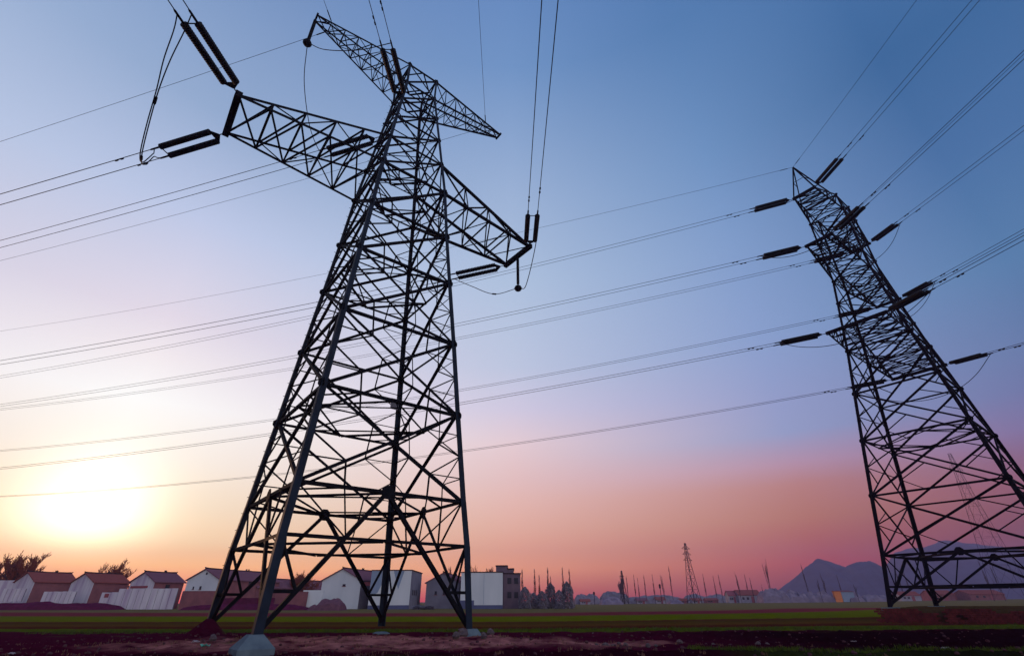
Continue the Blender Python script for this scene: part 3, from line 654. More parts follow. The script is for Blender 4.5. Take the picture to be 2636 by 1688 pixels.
m = MB(); m.prism([(0, -.09, H * .995), (W * .42, -.09, H * .995), (W * .2, -.09, H * .42), (0, -.09, H * .3)], (0, .04, 0)); m.build('blue_panel', BLUEG, o)
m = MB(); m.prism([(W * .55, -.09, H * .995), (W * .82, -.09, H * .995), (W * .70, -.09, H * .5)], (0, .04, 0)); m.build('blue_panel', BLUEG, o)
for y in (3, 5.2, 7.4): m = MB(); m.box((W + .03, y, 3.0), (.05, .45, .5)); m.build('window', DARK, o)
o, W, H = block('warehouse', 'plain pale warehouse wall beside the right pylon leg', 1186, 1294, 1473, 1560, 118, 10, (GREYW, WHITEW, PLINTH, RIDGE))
m = MB(); m.box((W * .55, -.085, H / 2 + .3), (.03, .02, H / 2 - .5)); m.build('drainpipe', BLUEG, o)
m = MB(); m.box((W * .15, -.12, 1.1), (1.6, .08, .5)); m.build('painted_patch', PLINTH, o)
o, W, H = block('brick_building', 'dark stepped grey-brown building right of the pale warehouse', 1296, 1340, 1476, 1562, 122, 9, (ENDB, None, None, RIDGE))
k = W / 44
for x0, x1, t_ in ((-20, 10, 1456), (10, 27, 1464)):
    zz = at(1310, t_, 122).z - gz(-3, 122); m = MB(); m.box(((x0 + x1) / 2 * k, 4.2, zz / 2), ((x1 - x0) / 2 * k - .01, 4, zz / 2)); m.build('wing', ENDB, o); m = MB(); m.box(((x0 + x1) / 2 * k, 4.2, zz + .1), ((x1 - x0) / 2 * k + .1, 4.15, .1)); m.build('parapet', RIDGE, o)
for x, z in ((.35, 2.6), (.35, 5.4), (.75, 2.6), (.75, 5.4)): m = MB(); m.box((W * x, -.03, z), (.45, .05, .6)); m.build('window', DARK, o)

# garden walls, fences, banks in front of the houses
def fence(label, x0, x1, top, base, Y0, panels, th=0, mt=WHITEW2, cat='fence'):
    p0, p1 = at(x0, (top + base) / 2, Y0), at(x1, (top + base) / 2, Y0); zt = at((x0 + x1) / 2, top, Y0).z; zb = at((x0 + x1) / 2, base, Y0).z
    o = thing('panel_fence', label, cat, (p0.x, Y0, zb)); W = p1.x - p0.x; H = zt - zb; w = W / panels
    for i in range(panels):
        m = MB(); j = rng.uniform(-.06, .06); m.box((w * (i + .5), 0, H / 2 + j - .2), (w / 2 - .05, .05, H / 2 + .2)); m.build('panel', mt, o)
    for i in range(panels + 1): m = MB(); m.box((w * i, .09, H / 2 - .25), (.06, .035, H / 2 + .2)); m.build('post', GREYW, o)
    return o
fence('white panel fence below the leftmost gable', 4, 62, 1514, 1542, 116, 5)
fence('low white panel fence left of the second white gable', 108, 192, 1521, 1551, 115, 7)
fence('white panel fence running right to the third gable', 300, 452, 1514, 1562, 112, 9)
o = fence('short white wall with a small red hatch', 258, 306, 1524, 1552, 113, 2, cat='wall'); m = MB(); m.box((1.2, -.08, 1.4), (.42, .05, .35)); m.build('hatch', REDP, o)
def wall_obj(label, x0, x1, top, base, Y0, mt, steps=()):
    p0, p1 = at(x0, (top + base) / 2, Y0), at(x1, (top + base) / 2, Y0); zb = gz(p0.x, Y0) - .3
    m = MB(); zt = at((x0 + x1) / 2, top, Y0).z; m.box(((p0.x + p1.x) / 2, Y0, (zt + zb) / 2), ((p1.x - p0.x) / 2, .15, (zt - zb) / 2))
    o = m.build('garden_wall', mt, None, (0, 0, 0)); return tag(o, label, 'wall', 'garden walls below the houses')
wall_obj('mauve garden wall under the house with the round vent', 466, 566, 1520, 1562, 111, BRICKW)
wall_obj('dark earth-coloured wall behind the left pylon leg', 567, 705, 1538, 1564, 110, EARTH)
wall_obj('dull red wall behind the near pylon leg', 706, 790, 1522, 1564, 112, BRICKW)
wall_obj('low white yard wall left of the tall white gable', 778, 830, 1518, 1562, 113, WHITEW)
wall_obj('low white wall at the far left edge', -40, 36, 1493, 1540, 126, WHITEW2)
def mound(name, label, cat, x0, x1, top, base, Y0, dep, mt, seed, kind=None, rough=.35, flat=.5, group=None):
    p0, p1 = at(x0, base, Y0), at(x1, base, Y0); zt = at((x0 + x1) / 2, top, Y0).z; c = (p0 + p1) / 2; zb = gz(c.x, Y0) - .15; W = abs(p1.x - p0.x) / 2; H = zt - zb
    m = MB(); nu, nv = 26, 14; rr = np.random.default_rng(seed); ox = rr.uniform(0, 200)
    for j in range(nv + 1):
        for i in range(nu + 1):
            u, v = i / nu * 2 - 1, j / nv * 2 - 1; r = max(0, 1 - u ** 4) * max(0, 1 - v * v)
            n = 1 + rough * 2 * float(vnoise(np.array(u * 3 + ox), np.array(v * 3 + ox))) + rough * float(vnoise(np.array(u * 9 + ox), np.array(v * 7 + ox)))
            m.v.append((c.x + u * W, Y0 + v * dep, zb + H * (r ** flat) * n))
    for j in range(nv):
        for i in range(nu): q = j * (nu + 1) + i; m.f.append((q, q + 1, q + nu + 2, q + nu + 1))
    o = m.build(name, mt, None, (0, 0, 0)); return tag(o, label, cat, group, kind)
mound('earth_bank', None, None, -60, 300, 1551, 1569, 108, 3, EARTH, 3, 'structure', .25, .35)
mound('earth_bank', None, None, 470, 800, 1556, 1569, 106, 2.5, EARTH, 5, 'structure', .3, .35)
mound('covered_heap', 'purple tarpaulin-covered heap beside the white gable', 'heap', 818, 884, 1541, 1572, 103, 2.4, HEAP, 8, None, .12, .4)
mound('covered_heap', 'small dark heap at the foot of the covered heap', 'heap', 796, 826, 1557, 1571, 102, 1.4, HEAP, 9, None, .2, .4)

# ------------------------------------------------------------------ trees
def rnd(a, b): return random.uniform(a, b)
def branchy(trunk, twig, p, d, ln, r, depth, spread, upb, minr=.018, kids=3):
    pts = [p]; rad = [r]; q = p.copy(); dd = d.copy(); n = 4
    for i in range(n):
        dd = (dd + Vector((rnd(-1, 1), rnd(-1, 1), rnd(-.4, .8))) * .13 + Vector((0, 0, upb)) * .08).normalized(); q = q + dd * (ln / n); pts.append(q.copy()); rad.append(max(minr, r * (1 - .5 * (i + 1) / n)))
    (trunk if depth >= 3 else twig).tube(pts, rad, 5 if depth >= 3 else 3, caps=False)
    if depth == 0: return
    for k in range(kids):
        t_ = rnd(.35, 1.0); i = min(n - 1, int(t_ * n)); b = pts[i].lerp(pts[i + 1], t_ * n - i if i < n else 0)
        ax = Vector((rnd(-1, 1), rnd(-1, 1), rnd(-.2, .7))).normalized(); nd = (dd * (1 - spread) + ax * spread + Vector((0, 0, upb * .5))).normalized()
        branchy(trunk, twig, b, nd, ln * rnd(.55, .8), max(minr, r * .52), depth - 1, spread, upb, minr, kids)
    branchy(trunk, twig, pts[-1], dd, ln * .75, max(minr, r * .5), depth - 1, spread, upb, minr, kids)
def bare_tree(label, px, top, base, Y, spread, upb, depth=5, kids=3, r=.28, tf=.3, minr=.035, mt=TWIG, name='bare_tree', group=None, sx=1.0):
    c = at(px, base, Y); g = gz(c.x, Y); zt = at(px, top, Y).z; H = zt - g
    a, b = MB(), MB(); branchy(a, b, Vector((0, 0, -.2)), Vector((0, 0, 1)), tf, r / 10, depth, spread, upb, minr / H, kids)
    zm = max(v[2] for v in a.v + b.v)
    for m in (a, b): m.v = [(x / zm * H * sx, y / zm * H * sx, z / zm * H) for x, y, z in m.v]
    o = thing(name, label, 'tree', (c.x, Y, g), rnd(0, 6), group); a.build('trunk', BARK, o); b.build('crown', mt, o); return o
GT = 'bare trees behind the houses'
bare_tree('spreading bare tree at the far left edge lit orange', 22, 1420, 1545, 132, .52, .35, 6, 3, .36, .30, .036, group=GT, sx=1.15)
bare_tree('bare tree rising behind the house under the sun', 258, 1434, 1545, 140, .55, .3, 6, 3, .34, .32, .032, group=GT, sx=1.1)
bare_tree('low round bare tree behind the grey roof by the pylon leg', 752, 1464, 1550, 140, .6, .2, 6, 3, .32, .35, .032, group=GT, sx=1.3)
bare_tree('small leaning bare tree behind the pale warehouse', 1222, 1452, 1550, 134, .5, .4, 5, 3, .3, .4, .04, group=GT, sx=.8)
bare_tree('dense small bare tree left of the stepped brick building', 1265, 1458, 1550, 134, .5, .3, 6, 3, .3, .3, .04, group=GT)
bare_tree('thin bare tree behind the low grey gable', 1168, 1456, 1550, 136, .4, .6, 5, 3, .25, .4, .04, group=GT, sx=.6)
# upright poplars and haze-grey evergreens right of the brick building
def poplar(H, seed, minr):
    random.seed(seed); a, b = MB(), MB(); a.tube([(0, 0, -.3), (0, 0, H * .4), (rnd(-.1, .1), 0, H * .75), (0, 0, H)], [H * .014, H * .010, H * .005, minr], 6)
    for i in range(70):
        z = H * rnd(.18, .93); an = rnd(0, 6.28); l = H * .16 * (1.15 - z / H) + .25; p = Vector((0, 0, z)); d = Vector((math.cos(an) * .32, math.sin(an) * .32, 1)).normalized()
        q = p + d * l; b.tube([p, p.lerp(q, .5) + Vector((math.cos(an), math.sin(an), 0)) * l * .07, q + Vector((0, 0, l * .25))], [minr * 1.4, minr * 1.1, minr * .7], 3, False)
        for j in range(2): an2 = an + rnd(-1, 1); b.tube([p.lerp(q, .5), p.lerp(q, .5) + Vector((math.cos(an2) * .35, math.sin(an2) * .35, .8)) * l * .5], [minr, minr * .6], 3, False)
    return a, b
PP = {}
def place_poplar(label, px, top, base, Y, var, group, name='bare_poplar', slim=.8):
    c = at(px, base, Y); g = gz(c.x, Y); H = at(px, top, Y).z - g
    if var not in PP:
        a, b = poplar(10, var, .022); o = thing(name, label, 'tree', (0, 0, 0), 0, group); a.build('trunk', BARK, o); b.build('crown', POPT, o); PP[var] = o
    else: o = copy_tree(PP[var])
    o.location = (c.x, Y, g); s = H / 10; o.scale = (s * slim, s * slim, s); o.rotation_euler = (0, 0, rnd(0, 6)); tag(o, label, 'tree', group)
GP = 'bare poplars right of the brick building'
for i, (px, tp, lab) in enumerate(((1345, 1462, 'leftmost bare poplar beside the brick building'), (1378, 1463, 'slim bare poplar second from the brick building'), (1390, 1478, 'short bare poplar in the middle of the poplar group'), (1413, 1458, 'tall bare poplar above the twin evergreens'), (1420, 1482, 'short bare poplar beside the tall middle one'), (1452, 1458, 'bare poplar above the last tall evergreen'), (1470, 1462, 'rightmost bare poplar of the group by the brick building'))):
    place_poplar(lab, px, tp, 1560, 124 + i % 3 * 3, 1 + i % 3, GP)
def leafy(Hs, Wd, n, seed, cone=True):
    rr = np.random.default_rng(seed); m = MB()
    for i in range(n):
        z = rr.uniform(.03, 1); 
        prof = (math.sin(math.pi * min(1, z * .62 + .38)) ** .6) * (1 if z < .75 else max(.05, 1 - ((z - .75) / .27) ** 2))
        an = rr.uniform(0, 6.283); rad = Wd * prof * math.sqrt(rr.uniform(.25, 1)) * (1 + .22 * math.sin(3 * an + 7 * z + seed)) 
        p = Vector((math.cos(an) * rad, math.sin(an) * rad, z * Hs)); s = rr.uniform(.10, .22)
        u = Vector(rr.normal(size=3)).normalized(); v = u.orthogonal().normalized() * s; u = u * s * 1.6
        m.add([p - u, p + v * .6, p + u, p - v * .6], [(0, 1, 2, 3)])
    return m
EV = {}
def evergreen(label, px, top, base, Y, wpx, var, group):
    c = at(px, base, Y); g = gz(c.x, Y); H = at(px, top, Y).z - g; W = wpx * .5 * Y * .87 / FPX * 1.05
    if var not in EV:
        o = thing('evergreen_tree', label, 'tree', (0, 0, 0), 0, group); m = MB(); m.tube([(0, 0, -.2), (0, 0, .5), (0, 0, .95)], [.06, .045, .01], 6); m.build('trunk', BARK, o); leafy_m = leafy(1, 1, 2600, var)
        # leaves stay leaf sized: build at unit height 1, width 1, leaf scale divided
        leafy_m.build('crown', LEAF, o); EV[var] = o
        me_ = o.children[1].data
    else: o = copy_tree(EV[var])
    o.location = (c.x, Y, g); o.scale = (W, W, H); o.rotation_euler = (0, 0, rnd(0, 6)); tag(o, label, 'tree', group)
def leafy(Hs, Wd, n, seed, cone=True):
    rr = np.random.default_rng(seed); m = MB()
    for i in range(n):
        z = rr.uniform(.02, 1); prof = 1 if z < .55 else max(.04, 1 - ((z - .55) / .47) ** 2)
        an = rr.uniform(0, 6.283); rad = prof * math.sqrt(rr.uniform(.3, 1)) * (1 + .16 * math.sin(3 * an + 9 * z + seed) + .1 * math.sin(7 * an + 17 * z))
        p = Vector((math.cos(an) * rad, math.sin(an) * rad, z)); s = rr.uniform(.05, .10)
        u = Vector(rr.normal(size=3)).normalized(); v = u.orthogonal().normalized() * s * .8; u = u * s
        sc = Vector((1, 1, .45)); f = lambda w_: Vector((w_.x * sc.x, w_.y * sc.y, w_.z * sc.z))
        m.add([p - f(u), p + f(v), p + f(u), p - f(v)], [(0, 1, 2, 3)])
    return m
GE = 'haze-grey evergreens in front of the poplars'
for i, (px, tp, w_, lab) in enumerate(((1352, 1510, 30, 'leftmost low haze-grey evergreen next to the brick building'), (1374, 1525, 26, 'low haze-grey evergreen with a pale side'), (1396, 1521, 28, 'broad low evergreen left of the first tall one'), (1419, 1500, 27, 'first tall pointed evergreen of the haze-grey row'), (1441, 1518, 24, 'low evergreen between the two tall pointed ones'), (1462, 1497, 30, 'last and tallest pointed evergreen at the field corner'))):
    evergreen(lab, px, tp, 1563, 118 + (i % 2) * 2, w_, 1 + i % 3, GE)
def bush(label, px, top, base, Y, wpx, var, group): evergreen(label, px, top, base, Y, wpx, var, group)
bush('low dark hedge bush at the foot of the workshop side wall', 1078, 1556, 1566, 110, 34, 2, 'low bushes along the field edge'); bush('low dark bush left of the pale warehouse', 1104, 1558, 1566, 110, 24, 3, 'low bushes along the field edge')

# ------------------------------------------------------------------ far things across the field
GF = 'thin far poplars along the horizon'
far_pop = [(1617, 1530, 1480), (1635, 1517, 1477), (1646, 1532, 1485), (1663, 1530, 1477), (1686, 1535, 1477), (1712, 1535, 1476), (1732, 1535, 1455), (1819, 1535, 1475), (1845, 1535, 1480), (1859, 1532, 1476), (1904, 1520, 1470), (1925, 1520, 1476), (1935, 1512, 1485), (1969, 1545, 1502), (1980, 1515, 1432),
           (2085, 1540, 1450), (2130, 1540, 1470), (2172, 1542, 1478), (2330, 1540, 1452), (2350, 1540, 1462), (2560, 1540, 1440), (2585, 1540, 1455)]
def describe(i):
    w = ['first', 'second', 'third', 'fourth', 'fifth', 'sixth', 'seventh', 'eighth', 'ninth', 'tenth', 'eleventh', 'twelfth', 'thirteenth', 'fourteenth', 'fifteenth', 'sixteenth', 'seventeenth', 'eighteenth', 'nineteenth', 'twentieth', 'twenty-first', 'twenty-second']
    return w[i]
for i, (px, bs_, tp) in enumerate(far_pop):
    if px in (1712, 1904, 1980, 2130): bare_tree('%s thin far tree, forked at the top, counted along the horizon from the left' % describe(i), px, tp, bs_, 300, .22, .8, 4, 3, .3, .55, .05, POPT, 'far_tree', GF, .42); continue
    place_poplar('%s thin far poplar counted along the horizon from the left' % describe(i), px, tp, bs_, 300 + (i % 4) * 8, 1 + i % 3, GF, 'far_poplar', .55)
def mini_pylon(label, px, top, base, Y, arms, name='far_pylon', armw=.11, bw=.085):
    c = at(px, base, Y); g = gz(c.x, Y); H = at(px, top, Y).z - g; o = thing(name, label, 'pylon', (c.x, Y, g), .5, 'far pylons on the horizon')
    w = lambda f: H * (bw * (1 - f) if f < .7 else bw * .3 * (1.0 - (f - .7) * 2.6)) + .12
    th_ = max(.12, Y * .00045) * (.6 if H > 60 else 1)
    fr = [0, .22, .4, .55, .7, .78, .86, .94, 1]
    for sx in (-1, 1):
        for sy in (-1, 1): m = MB(); m.tube([(sx * w(f), sy * w(f), H * f) for f in fr], th_, 4); m.build('leg', STEEL, o)
    m = MB()
    for a, b in zip(fr, fr[1:]):
        for (x0, y0), (x1, y1) in (((-1, -1), (1, -1)), ((1, -1), (1, 1)), ((1, 1), (-1, 1)), ((-1, 1), (-1, -1))):
            P = lambda x, y, f: (x * w(f), y * w(f), H * f)
            m.tube([P(x0, y0, a), P(x1, y1, b)], th_ * .5, 3, False); m.tube([P(x1, y1, a), P(x0, y0, b)], th_ * .5, 3, False); m.tube([P(x0, y0, b), P(x1, y1, b)], th_ * .5, 3, False)
    m.build('bracing', STEEL, o)
    for f in arms:
        for sx in (-1, 1):
            m = MB(); tp_ = (sx * H * armw, 0, H * f); 
            for sy in (-1, 1): m.tube([(sx * w(f), sy * w(f), H * f), tp_], th_ * .7, 3); m.tube([(sx * w(f + .05), sy * w(f + .05), H * (f + .05)), tp_], th_ * .6, 3)
            m.build('crossarm', STEEL, o)
mini_pylon('small red-tinged pylon far across the field', 1786, 1397, 1536, 310, (.70, .80, .90))
mini_pylon('tiny pylon beside a bare tree on the horizon', 1606, 1468, 1532, 330, (.6, .82), armw=.09)
mini_pylon('hazy pylon seen through the lattice of the right-hand pylon', 2612, 1166, 1538, 250, (.62, .75, .88))
bare_tree('dark bare tree beside the tiny far pylon', 1600, 1478, 1532, 320, .35, .6, 5, 3, .3, .4, .07, POPT, sx=.7, group='far bare trees')
def lamp(label, px, top, base, Y):
    c = at(px, base, Y); g = gz(c.x, Y); H = at(px, top, Y).z - g; o = thing('field_lamp', label, 'lamp post', (c.x, Y, g), 0, 'lamp posts on the horizon')
    m = MB(); m.tube([(0, 0, 0), (0, 0, H * .8)], .16, 6); m.build('pole', STEEL, o); m = MB(); m.tube([(0, 0, H * .76), (0, 0, H * .8), (0, 0, H * .95), (0, 0, H)], [.2, .5, .55, .2], 8); m.build('lamp_head', STEEL, o)
lamp('dark-headed lamp post among the far poplars', 1702, 1502, 1534, 296); lamp('short post alone on the horizon left of the far trees', 1530, 1522, 1540, 300)
COT = None
def cottage(label, px0, px1, top, base, Y, wallm, roofm, door=True):
    p0, p1 = at(px0, base, Y), at(px1, base, Y); W = p1.x - p0.x; g = gz((p0.x + p1.x) / 2, Y); H = at(px0, top, Y).z - g; e = H * .62
    o = thing('cottage', label, 'house', (p0.x, Y, g), 0, 'cottages on the far side of the field'); D = max(5, W * .6)
    m = MB(); m.prism([(0, 0, -.2), (0, D, -.2), (0, D, e), (0, D / 2, H * .97), (0, 0, e)], (W, 0, 0)); m.build('wall', wallm, o)
    m = MB()
    for y0, y1 in ((-.4, D / 2), (D + .4, D / 2)): m.prism([(-.3, y0, e - .25), (-.3, y1, H), (-.3, y1, H + .2), (-.3, y0, e - .02)], (W + .6, 0, 0))
    m.build('roof', roofm, o)
    if door: m = MB(); m.box((W * .62, -.04, e * .40), (min(.8, W * .1), .06, e * .42)); m.build('door', REDP, o)
    for x in (.2, .4): m = MB(); m.box((W * x, -.04, e * .55), (min(.6, W * .07), .06, e * .16)); m.build('window', DARK, o)
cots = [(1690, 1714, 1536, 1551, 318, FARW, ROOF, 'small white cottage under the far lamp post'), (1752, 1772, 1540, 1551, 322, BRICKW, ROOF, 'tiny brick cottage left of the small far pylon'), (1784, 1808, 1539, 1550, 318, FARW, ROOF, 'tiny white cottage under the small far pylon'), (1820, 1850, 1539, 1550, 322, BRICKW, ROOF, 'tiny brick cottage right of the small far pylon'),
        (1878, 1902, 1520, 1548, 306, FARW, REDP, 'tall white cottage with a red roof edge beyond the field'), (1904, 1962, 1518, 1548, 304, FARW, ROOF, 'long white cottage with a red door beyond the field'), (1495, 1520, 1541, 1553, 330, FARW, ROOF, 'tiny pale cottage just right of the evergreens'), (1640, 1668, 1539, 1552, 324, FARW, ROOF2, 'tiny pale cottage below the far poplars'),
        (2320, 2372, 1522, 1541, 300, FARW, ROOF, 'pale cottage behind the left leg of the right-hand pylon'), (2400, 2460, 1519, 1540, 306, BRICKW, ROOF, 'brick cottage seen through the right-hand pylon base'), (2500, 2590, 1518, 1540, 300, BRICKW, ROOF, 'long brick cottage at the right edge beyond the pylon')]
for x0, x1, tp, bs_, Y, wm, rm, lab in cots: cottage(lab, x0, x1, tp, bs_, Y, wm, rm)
GH = 'pale rubble heaps beyond the field'
for i, (x0, x1, tp, bs_, lab) in enumerate(((1545, 1602, 1539, 1551, 'leftmost low rubble heap beyond the field'), (1720, 1755, 1543, 1551, 'small pale heap right of the white cottage'), (1955, 2030, 1519, 1547, 'largest pale rubble heap left of the hill foot'), (2020, 2076, 1523, 1547, 'rounded rubble heap in front of the hill'), (2070, 2150, 1524, 1547, 'long sloping rubble heap left of the orange hut'), (2176, 2215, 1526, 1547, 'pale heap right of the orange hut'), (2216, 2290, 1531, 1546, 'low pale heap by the left foot of the right-hand pylon'))):
    mound('rubble_heap', lab, 'heap', x0, x1, tp, bs_, 290, 5, RUBBLE, 20 + i, None, .3, .5, GH)
for i, (x0, x1, tp, bs_, lab) in enumerate(((1478, 1545, 1532, 1552, 'dark low scrub right of the evergreens'), (1545, 1620, 1524, 1550, 'rounded dark scrub below the tiny far pylon'), (1612, 1760, 1533, 1550, 'long low scrub below the far poplars'), (1760, 1880, 1531, 1549, 'long low scrub behind the tiny cottages'))):
    mound('scrub', lab, 'bush', x0, x1, tp, bs_, 340, 6, LEAF, 40 + i, None, .22, .35, 'low scrub on the horizon')
p0, p1 = at(2153, 1547, 285), at(2171, 1547, 285); g = gz(p0.x, 285); H = at(2155, 1521, 285).z - g; W = p1.x - p0.x
o = thing('field_hut', 'small bright orange hut in front of the hill', 'hut', (p0.x, 285, g)); m = MB(); m.box((W / 2, .7, H / 2 - .1), (W / 2, .7, H / 2 + .1)); m.build('wall', ORANGE, o); m = MB(); m.box((W / 2, .7, H + .1), (W / 2 + .2, .9, .1)); m.build('roof', ROOF, o)
p0 = at(2172, 1547, 286); m = MB(); W2 = at(2204, 1547, 286).x - p0.x; H2 = H * .95; m.box((W2 / 2, 2, H2 / 2), (W2 / 2 - .05, 2, H2 / 2)); o = thing('shed', 'dark blue-grey shed beside the orange hut', 'shed', (p0.x, 286, g)); m.build('wall', BLUEG, o); m = MB(); m.prism([(-.2, -.3, H2), (W2 + .2, -.3, H2), (W2 + .2, 4.3, H2 + .6), (-.2, 4.3, H2 + .6)], (0, 0, .15)); m.build('roof', ROOF2, o)
bare_tree('pale-trunked tree left of the orange hut', 2118, 1488, 1546, 284, .2, .8, 4, 2, .5, .6, .08, POPT, sx=.5, group='far bare trees'); bare_tree('pale-trunked tree right of the dark shed', 2212, 1500, 1546, 284, .25, .8, 4, 2, .5, .6, .08, POPT, sx=.5, group='far bare trees')

# ------------------------------------------------------------------ hills
def hill(prof, Y, depth, seed, dz=0):
    m = MB(); n = len(prof); xs = np.array([at(p[0], p[1], Y).x for p in prof]); zs = np.array([at(p[0], p[1], Y).z for p in prof])
    nu, nv = 90, 20; X = np.linspace(xs[0], xs[-1], nu + 1); Z = np.interp(X, xs, zs)
    k = np.array([.25, .5, .25]); Z[1:-1] = np.convolve(Z, k, 'same')[1:-1]
    for j in range(nv + 1):
        v = j / nv * 2 - 1
        for i in range(nu + 1):
            f = (1 - abs(v)) ** .85; nn = float(vnoise(np.array(i * .22 + seed), np.array(v * 5 + seed))) + .5 * float(vnoise(np.array(i * .6 + seed), np.array(v * 12 + seed)))
            m.v.append((X[i] * (1 + .12 * v), Y + v * depth, -3 + (Z[i] + 3) * f * (1 + .22 * nn * (1 - f) * 2) + Z[i] * .035 * nn))
    for j in range(nv):
        for i in range(nu): q = j * (nu + 1) + i; m.f.append((q, q + 1, q + nu + 2, q + nu + 1))
    o = m.build('hills', MOUNT, None, (0, 0, 0), True); return tag(o, kind='structure')
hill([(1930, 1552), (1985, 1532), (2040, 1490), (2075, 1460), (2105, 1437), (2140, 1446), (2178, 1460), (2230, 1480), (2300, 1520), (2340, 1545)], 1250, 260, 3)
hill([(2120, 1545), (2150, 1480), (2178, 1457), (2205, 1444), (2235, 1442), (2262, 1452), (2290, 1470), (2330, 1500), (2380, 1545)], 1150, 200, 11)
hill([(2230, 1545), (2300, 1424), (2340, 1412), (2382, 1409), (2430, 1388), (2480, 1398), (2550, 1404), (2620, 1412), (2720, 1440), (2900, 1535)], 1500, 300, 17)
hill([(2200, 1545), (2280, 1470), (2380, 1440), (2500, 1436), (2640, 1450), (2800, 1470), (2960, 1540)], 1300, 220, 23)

# ------------------------------------------------------------------ brick edge of the raised plot, stones, litter, weeds
def blob(mb, c, r, n=7, sq=.7, seed=0):
    rr = np.random.default_rng(seed); ring = 4; vs = [Vector((c[0], c[1], c[2] - r * sq))]
    for j in range(1, ring):
        for i in range(n):
            a = 2 * math.pi * i / n + j * .3; ph = math.pi * j / ring - math.pi / 2; q = r * rr.uniform(.7, 1.15)
            vs.append(Vector((c[0] + math.cos(a) * math.cos(ph) * q, c[1] + math.sin(a) * math.cos(ph) * q, c[2] + math.sin(ph) * q * sq)))
    vs.append(Vector((c[0], c[1], c[2] + r * sq))); fs = [(0, 1 + (i + 1) % n, 1 + i) for i in range(n)]
    for j in range(ring - 2):
        for i in range(n): fs.append((1 + j * n + i, 1 + j * n + (i + 1) % n, 1 + (j + 1) * n + (i + 1) % n, 1 + (j + 1) * n + i))
    e = len(vs) - 1; fs += [(e, 1 + (ring - 2) * n + i, 1 + (ring - 2) * n + (i + 1) % n) for i in range(n)]; mb.add(vs, fs)
def on_line(s): 
    return Vector((29.6 + .826 * s, 45.6 - .563 * s, 0))
mb = MB(); along = Vector((.826, -.563, 0)); back = Vector((.563, .826, 0)); Mw = Matrix((along, back, Vector((0, 0, 1)))).transposed()
row = 0; z = -.1
while z < 1.0:
    s = (row % 2) * .2
    while s < 21:
        top_cut = .93 + .16 * math.sin(s * 1.3) + .1 * math.sin(s * 3.1)
        gap = 3.9 < s % 6.3 < 4.25 or (s % 5.1 < .35 and .25 < z < .6)
        if z < top_cut and not gap: 
            c = on_line(s) + back * rng.uniform(-.03, .03) + Vector((0, 0, z)); mb.box(c, (.185, .11, .065), Mw)
        s += .40
    z += .145; row += 1
o = mb.build('brick_wall', BRICK); tag(o, 'low broken red brick wall holding up the plot of the right-hand pylon', 'wall')
for i in range(26):                                       # stones and broken lumps in the debris row
    px = 1500 + i * 19 + rng.uniform(-6, 6); d = ray(px, 1668 + rng.uniform(-5, 6)); tt = (0 - CAMH) / d.z; p = Vector((d.x * tt, d.y * tt, 0))
    r = .07 + .09 * rng.random() ** 2 + (.10 if i == 3 else 0); mb = MB(); blob(mb, (0, 0, 0), r, 7, .7, i); o = mb.build('stone', STONE); o.location = (p.x, p.y, gz(p.x, p.y, True) + r * .35)
    tag(o, 'small rough stone in the row of debris on the dark soil', 'stone', 'stones in the debris row')
for px, py, r, lab in ((545, 1655, .2, 'broken stone beside the near pylon footing'), (520, 1662, .14, 'small stone left of the near pylon footing'), (1190, 1648, .28, 'square-ish stone block left of the right footing'), (1172, 1655, .2, 'dark stone further left of the right footing'), (1262, 1650, .2, 'leaning stone right of the right footing'), (1245, 1656, .16, 'small stone against the right footing')):
    d = ray(px, py); tt = (.1 - CAMH) / d.z; p = Vector((d.x * tt, d.y * tt, 0)); mb = MB(); blob(mb, (0, 0, 0), r, 6, .9, int(px)); o = mb.build('stone', STONE); o.location = (p.x, p.y, gz(p.x, p.y, True) + r * .4); tag(o, lab, 'stone', 'stones round the pylon feet')
def litter(lab, px, py, s, mt, cat='litter'):
    d = ray(px, py); tt = (.1 - CAMH) / d.z; x, y = d.x * tt, d.y * tt; mb = MB(); n = 5; h = [[rng.uniform(0, .6) for _ in range(n)] for _ in range(n)]
    for j in range(n):
        for i in range(n): mb.v.append(((i / (n - 1) - .5) * 2 * s, (j / (n - 1) - .5) * s, h[j][i] * s + .03))
    for j in range(n - 1):
        for i in range(n - 1): q = j * n + i; mb.f.append((q, q + 1, q + n + 1, q + n))
    o = mb.build('litter', mt); o.location = (x, y, gz(x, y, True)); sm = o.modifiers.new('thick', 'SOLIDIFY'); sm.thickness = .01; tag(o, lab, cat, 'scraps of litter on the soil')
litter('crumpled teal plastic scrap left of the near footing', 526, 1667, .16, TEAL); litter('pale crumpled paper by the near footing', 500, 1666, .14, LITTER); litter('pale scrap of litter at the bottom left corner', 30, 1682, .10, LITTER)
litter('thin pale strip of litter lying on the dark right field', 2434, 1664, .13, LITTER); litter('small white scrap on the soil left of the right-hand plot', 2198, 1650, .1, LITTER); litter('pale litter strip by the green crop edge', 1527, 1627, .2, LITTER); litter('pink scrap lying on a stone left of the right footing', 1186, 1640, .18, LITTER)
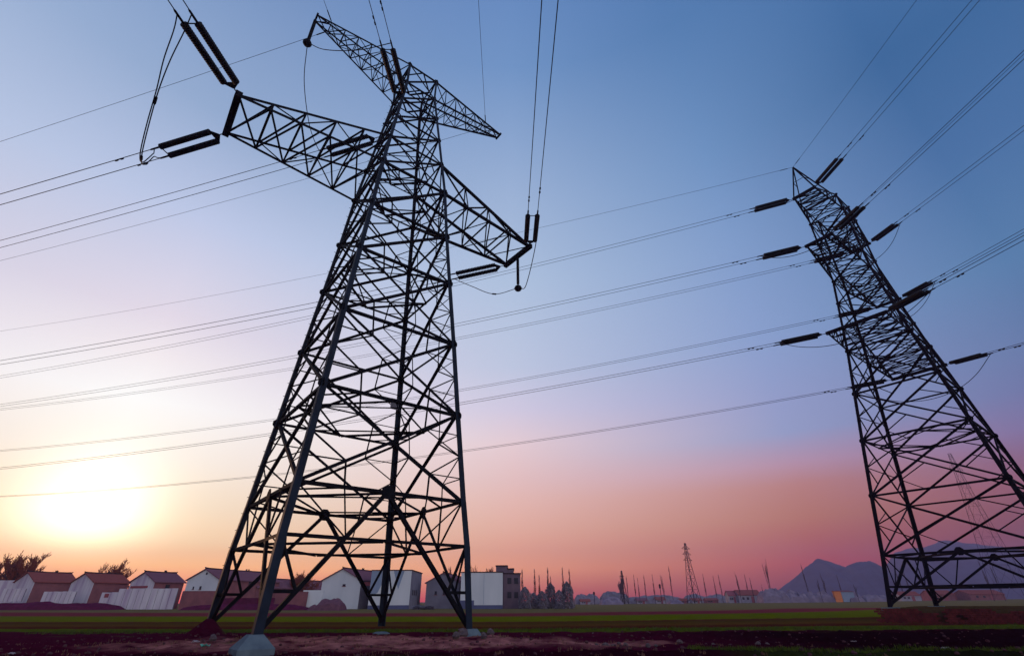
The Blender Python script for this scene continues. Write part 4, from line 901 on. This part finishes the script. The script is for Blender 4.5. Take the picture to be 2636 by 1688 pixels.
# loose clods and dry grass: nobody could count them
mb = MB()
for i in range(1500):
    x = rng.uniform(-24, 26); y = 18.5 + 15 * rng.random() ** 1.3; r = .02 + .08 * rng.random() ** 3; blob(mb, (x, y, gz(x, y, True) + r * .3), r, 5, .7, i)
CLOD = mat('soil_clods', (.10, .045, .05), (.055, .022, .03), 3, .95)
o = mb.build('clods', CLOD); tag(o, kind='stuff')
DRY = mat('dry_grass', (.20, .10, .07), (.11, .06, .04), 2, .9); GRN = mat('green_grass', (.075, .10, .015), (.04, .06, .01), 2, .9)
def tufts(name, n, area, hmin, hmax, mt, bl=7, seed=1):
    rr = np.random.default_rng(seed); mb = MB()
    for i in range(n):
        x, y = area(rr)
        if x is None: continue
        z = gz(x, y, True)
        for b in range(bl):
            a = rr.uniform(0, 6.283); h = rr.uniform(hmin, hmax); l = rr.uniform(.1, .6) * h; w = .012; p = Vector((x + rr.normal() * .06, y + rr.normal() * .06, z - .02)); s_ = Vector((math.cos(a + 1.57), math.sin(a + 1.57), 0)) * w
            q = p + Vector((math.cos(a) * l * .4, math.sin(a) * l * .4, h * .6)); e = p + Vector((math.cos(a) * l, math.sin(a) * l, h)); mb.add([p - s_, p + s_, q + s_ * .7, q - s_ * .7, e], [(0, 1, 2, 3), (3, 2, 4)])
    o = mb.build(name, mt); return tag(o, kind='stuff')
tufts('dry_grass', 520, lambda r: ((-10 + r.normal() * 6, 23 + r.normal() * 2.2) if r.random() < .6 else (2 + r.normal() * 5, 22 + r.normal() * 2)), .04, .13, DRY, 7, 1)
tufts('verge_grass', 1500, lambda r: (r.uniform(6, 26), 19.2 + 1.8 * r.random() ** 1.3), .05, .16, GRN, 7, 2)
tufts('crop_grass', 2600, lambda r: (r.uniform(-30, 34), 34.6 + r.uniform(0, 3.4)), .06, .20, GRN, 5, 3)

# ------------------------------------------------------------------ haze
hm = bpy.data.materials.new('evening_haze'); hm.use_nodes = True; ht = hm.node_tree; ht.nodes.clear()
pv = ht.nodes.new('ShaderNodeVolumePrincipled'); ho = ht.nodes.new('ShaderNodeOutputMaterial'); ht.links.new(pv.outputs[0], ho.inputs['Volume'])
pv.inputs['Color'].default_value = (.50, .44, .74, 1); pv.inputs['Density'].default_value = .00033; pv.inputs['Anisotropy'].default_value = .3
mb = MB(); mb.box((100, 850, 82), (1900, 1150, 87)); o = mb.build('haze', hm); tag(o, kind='stuff')
for o in bpy.data.objects:
    for k in ('_w', '_e', '_a', '_l'):
        if k in o: del o[k]
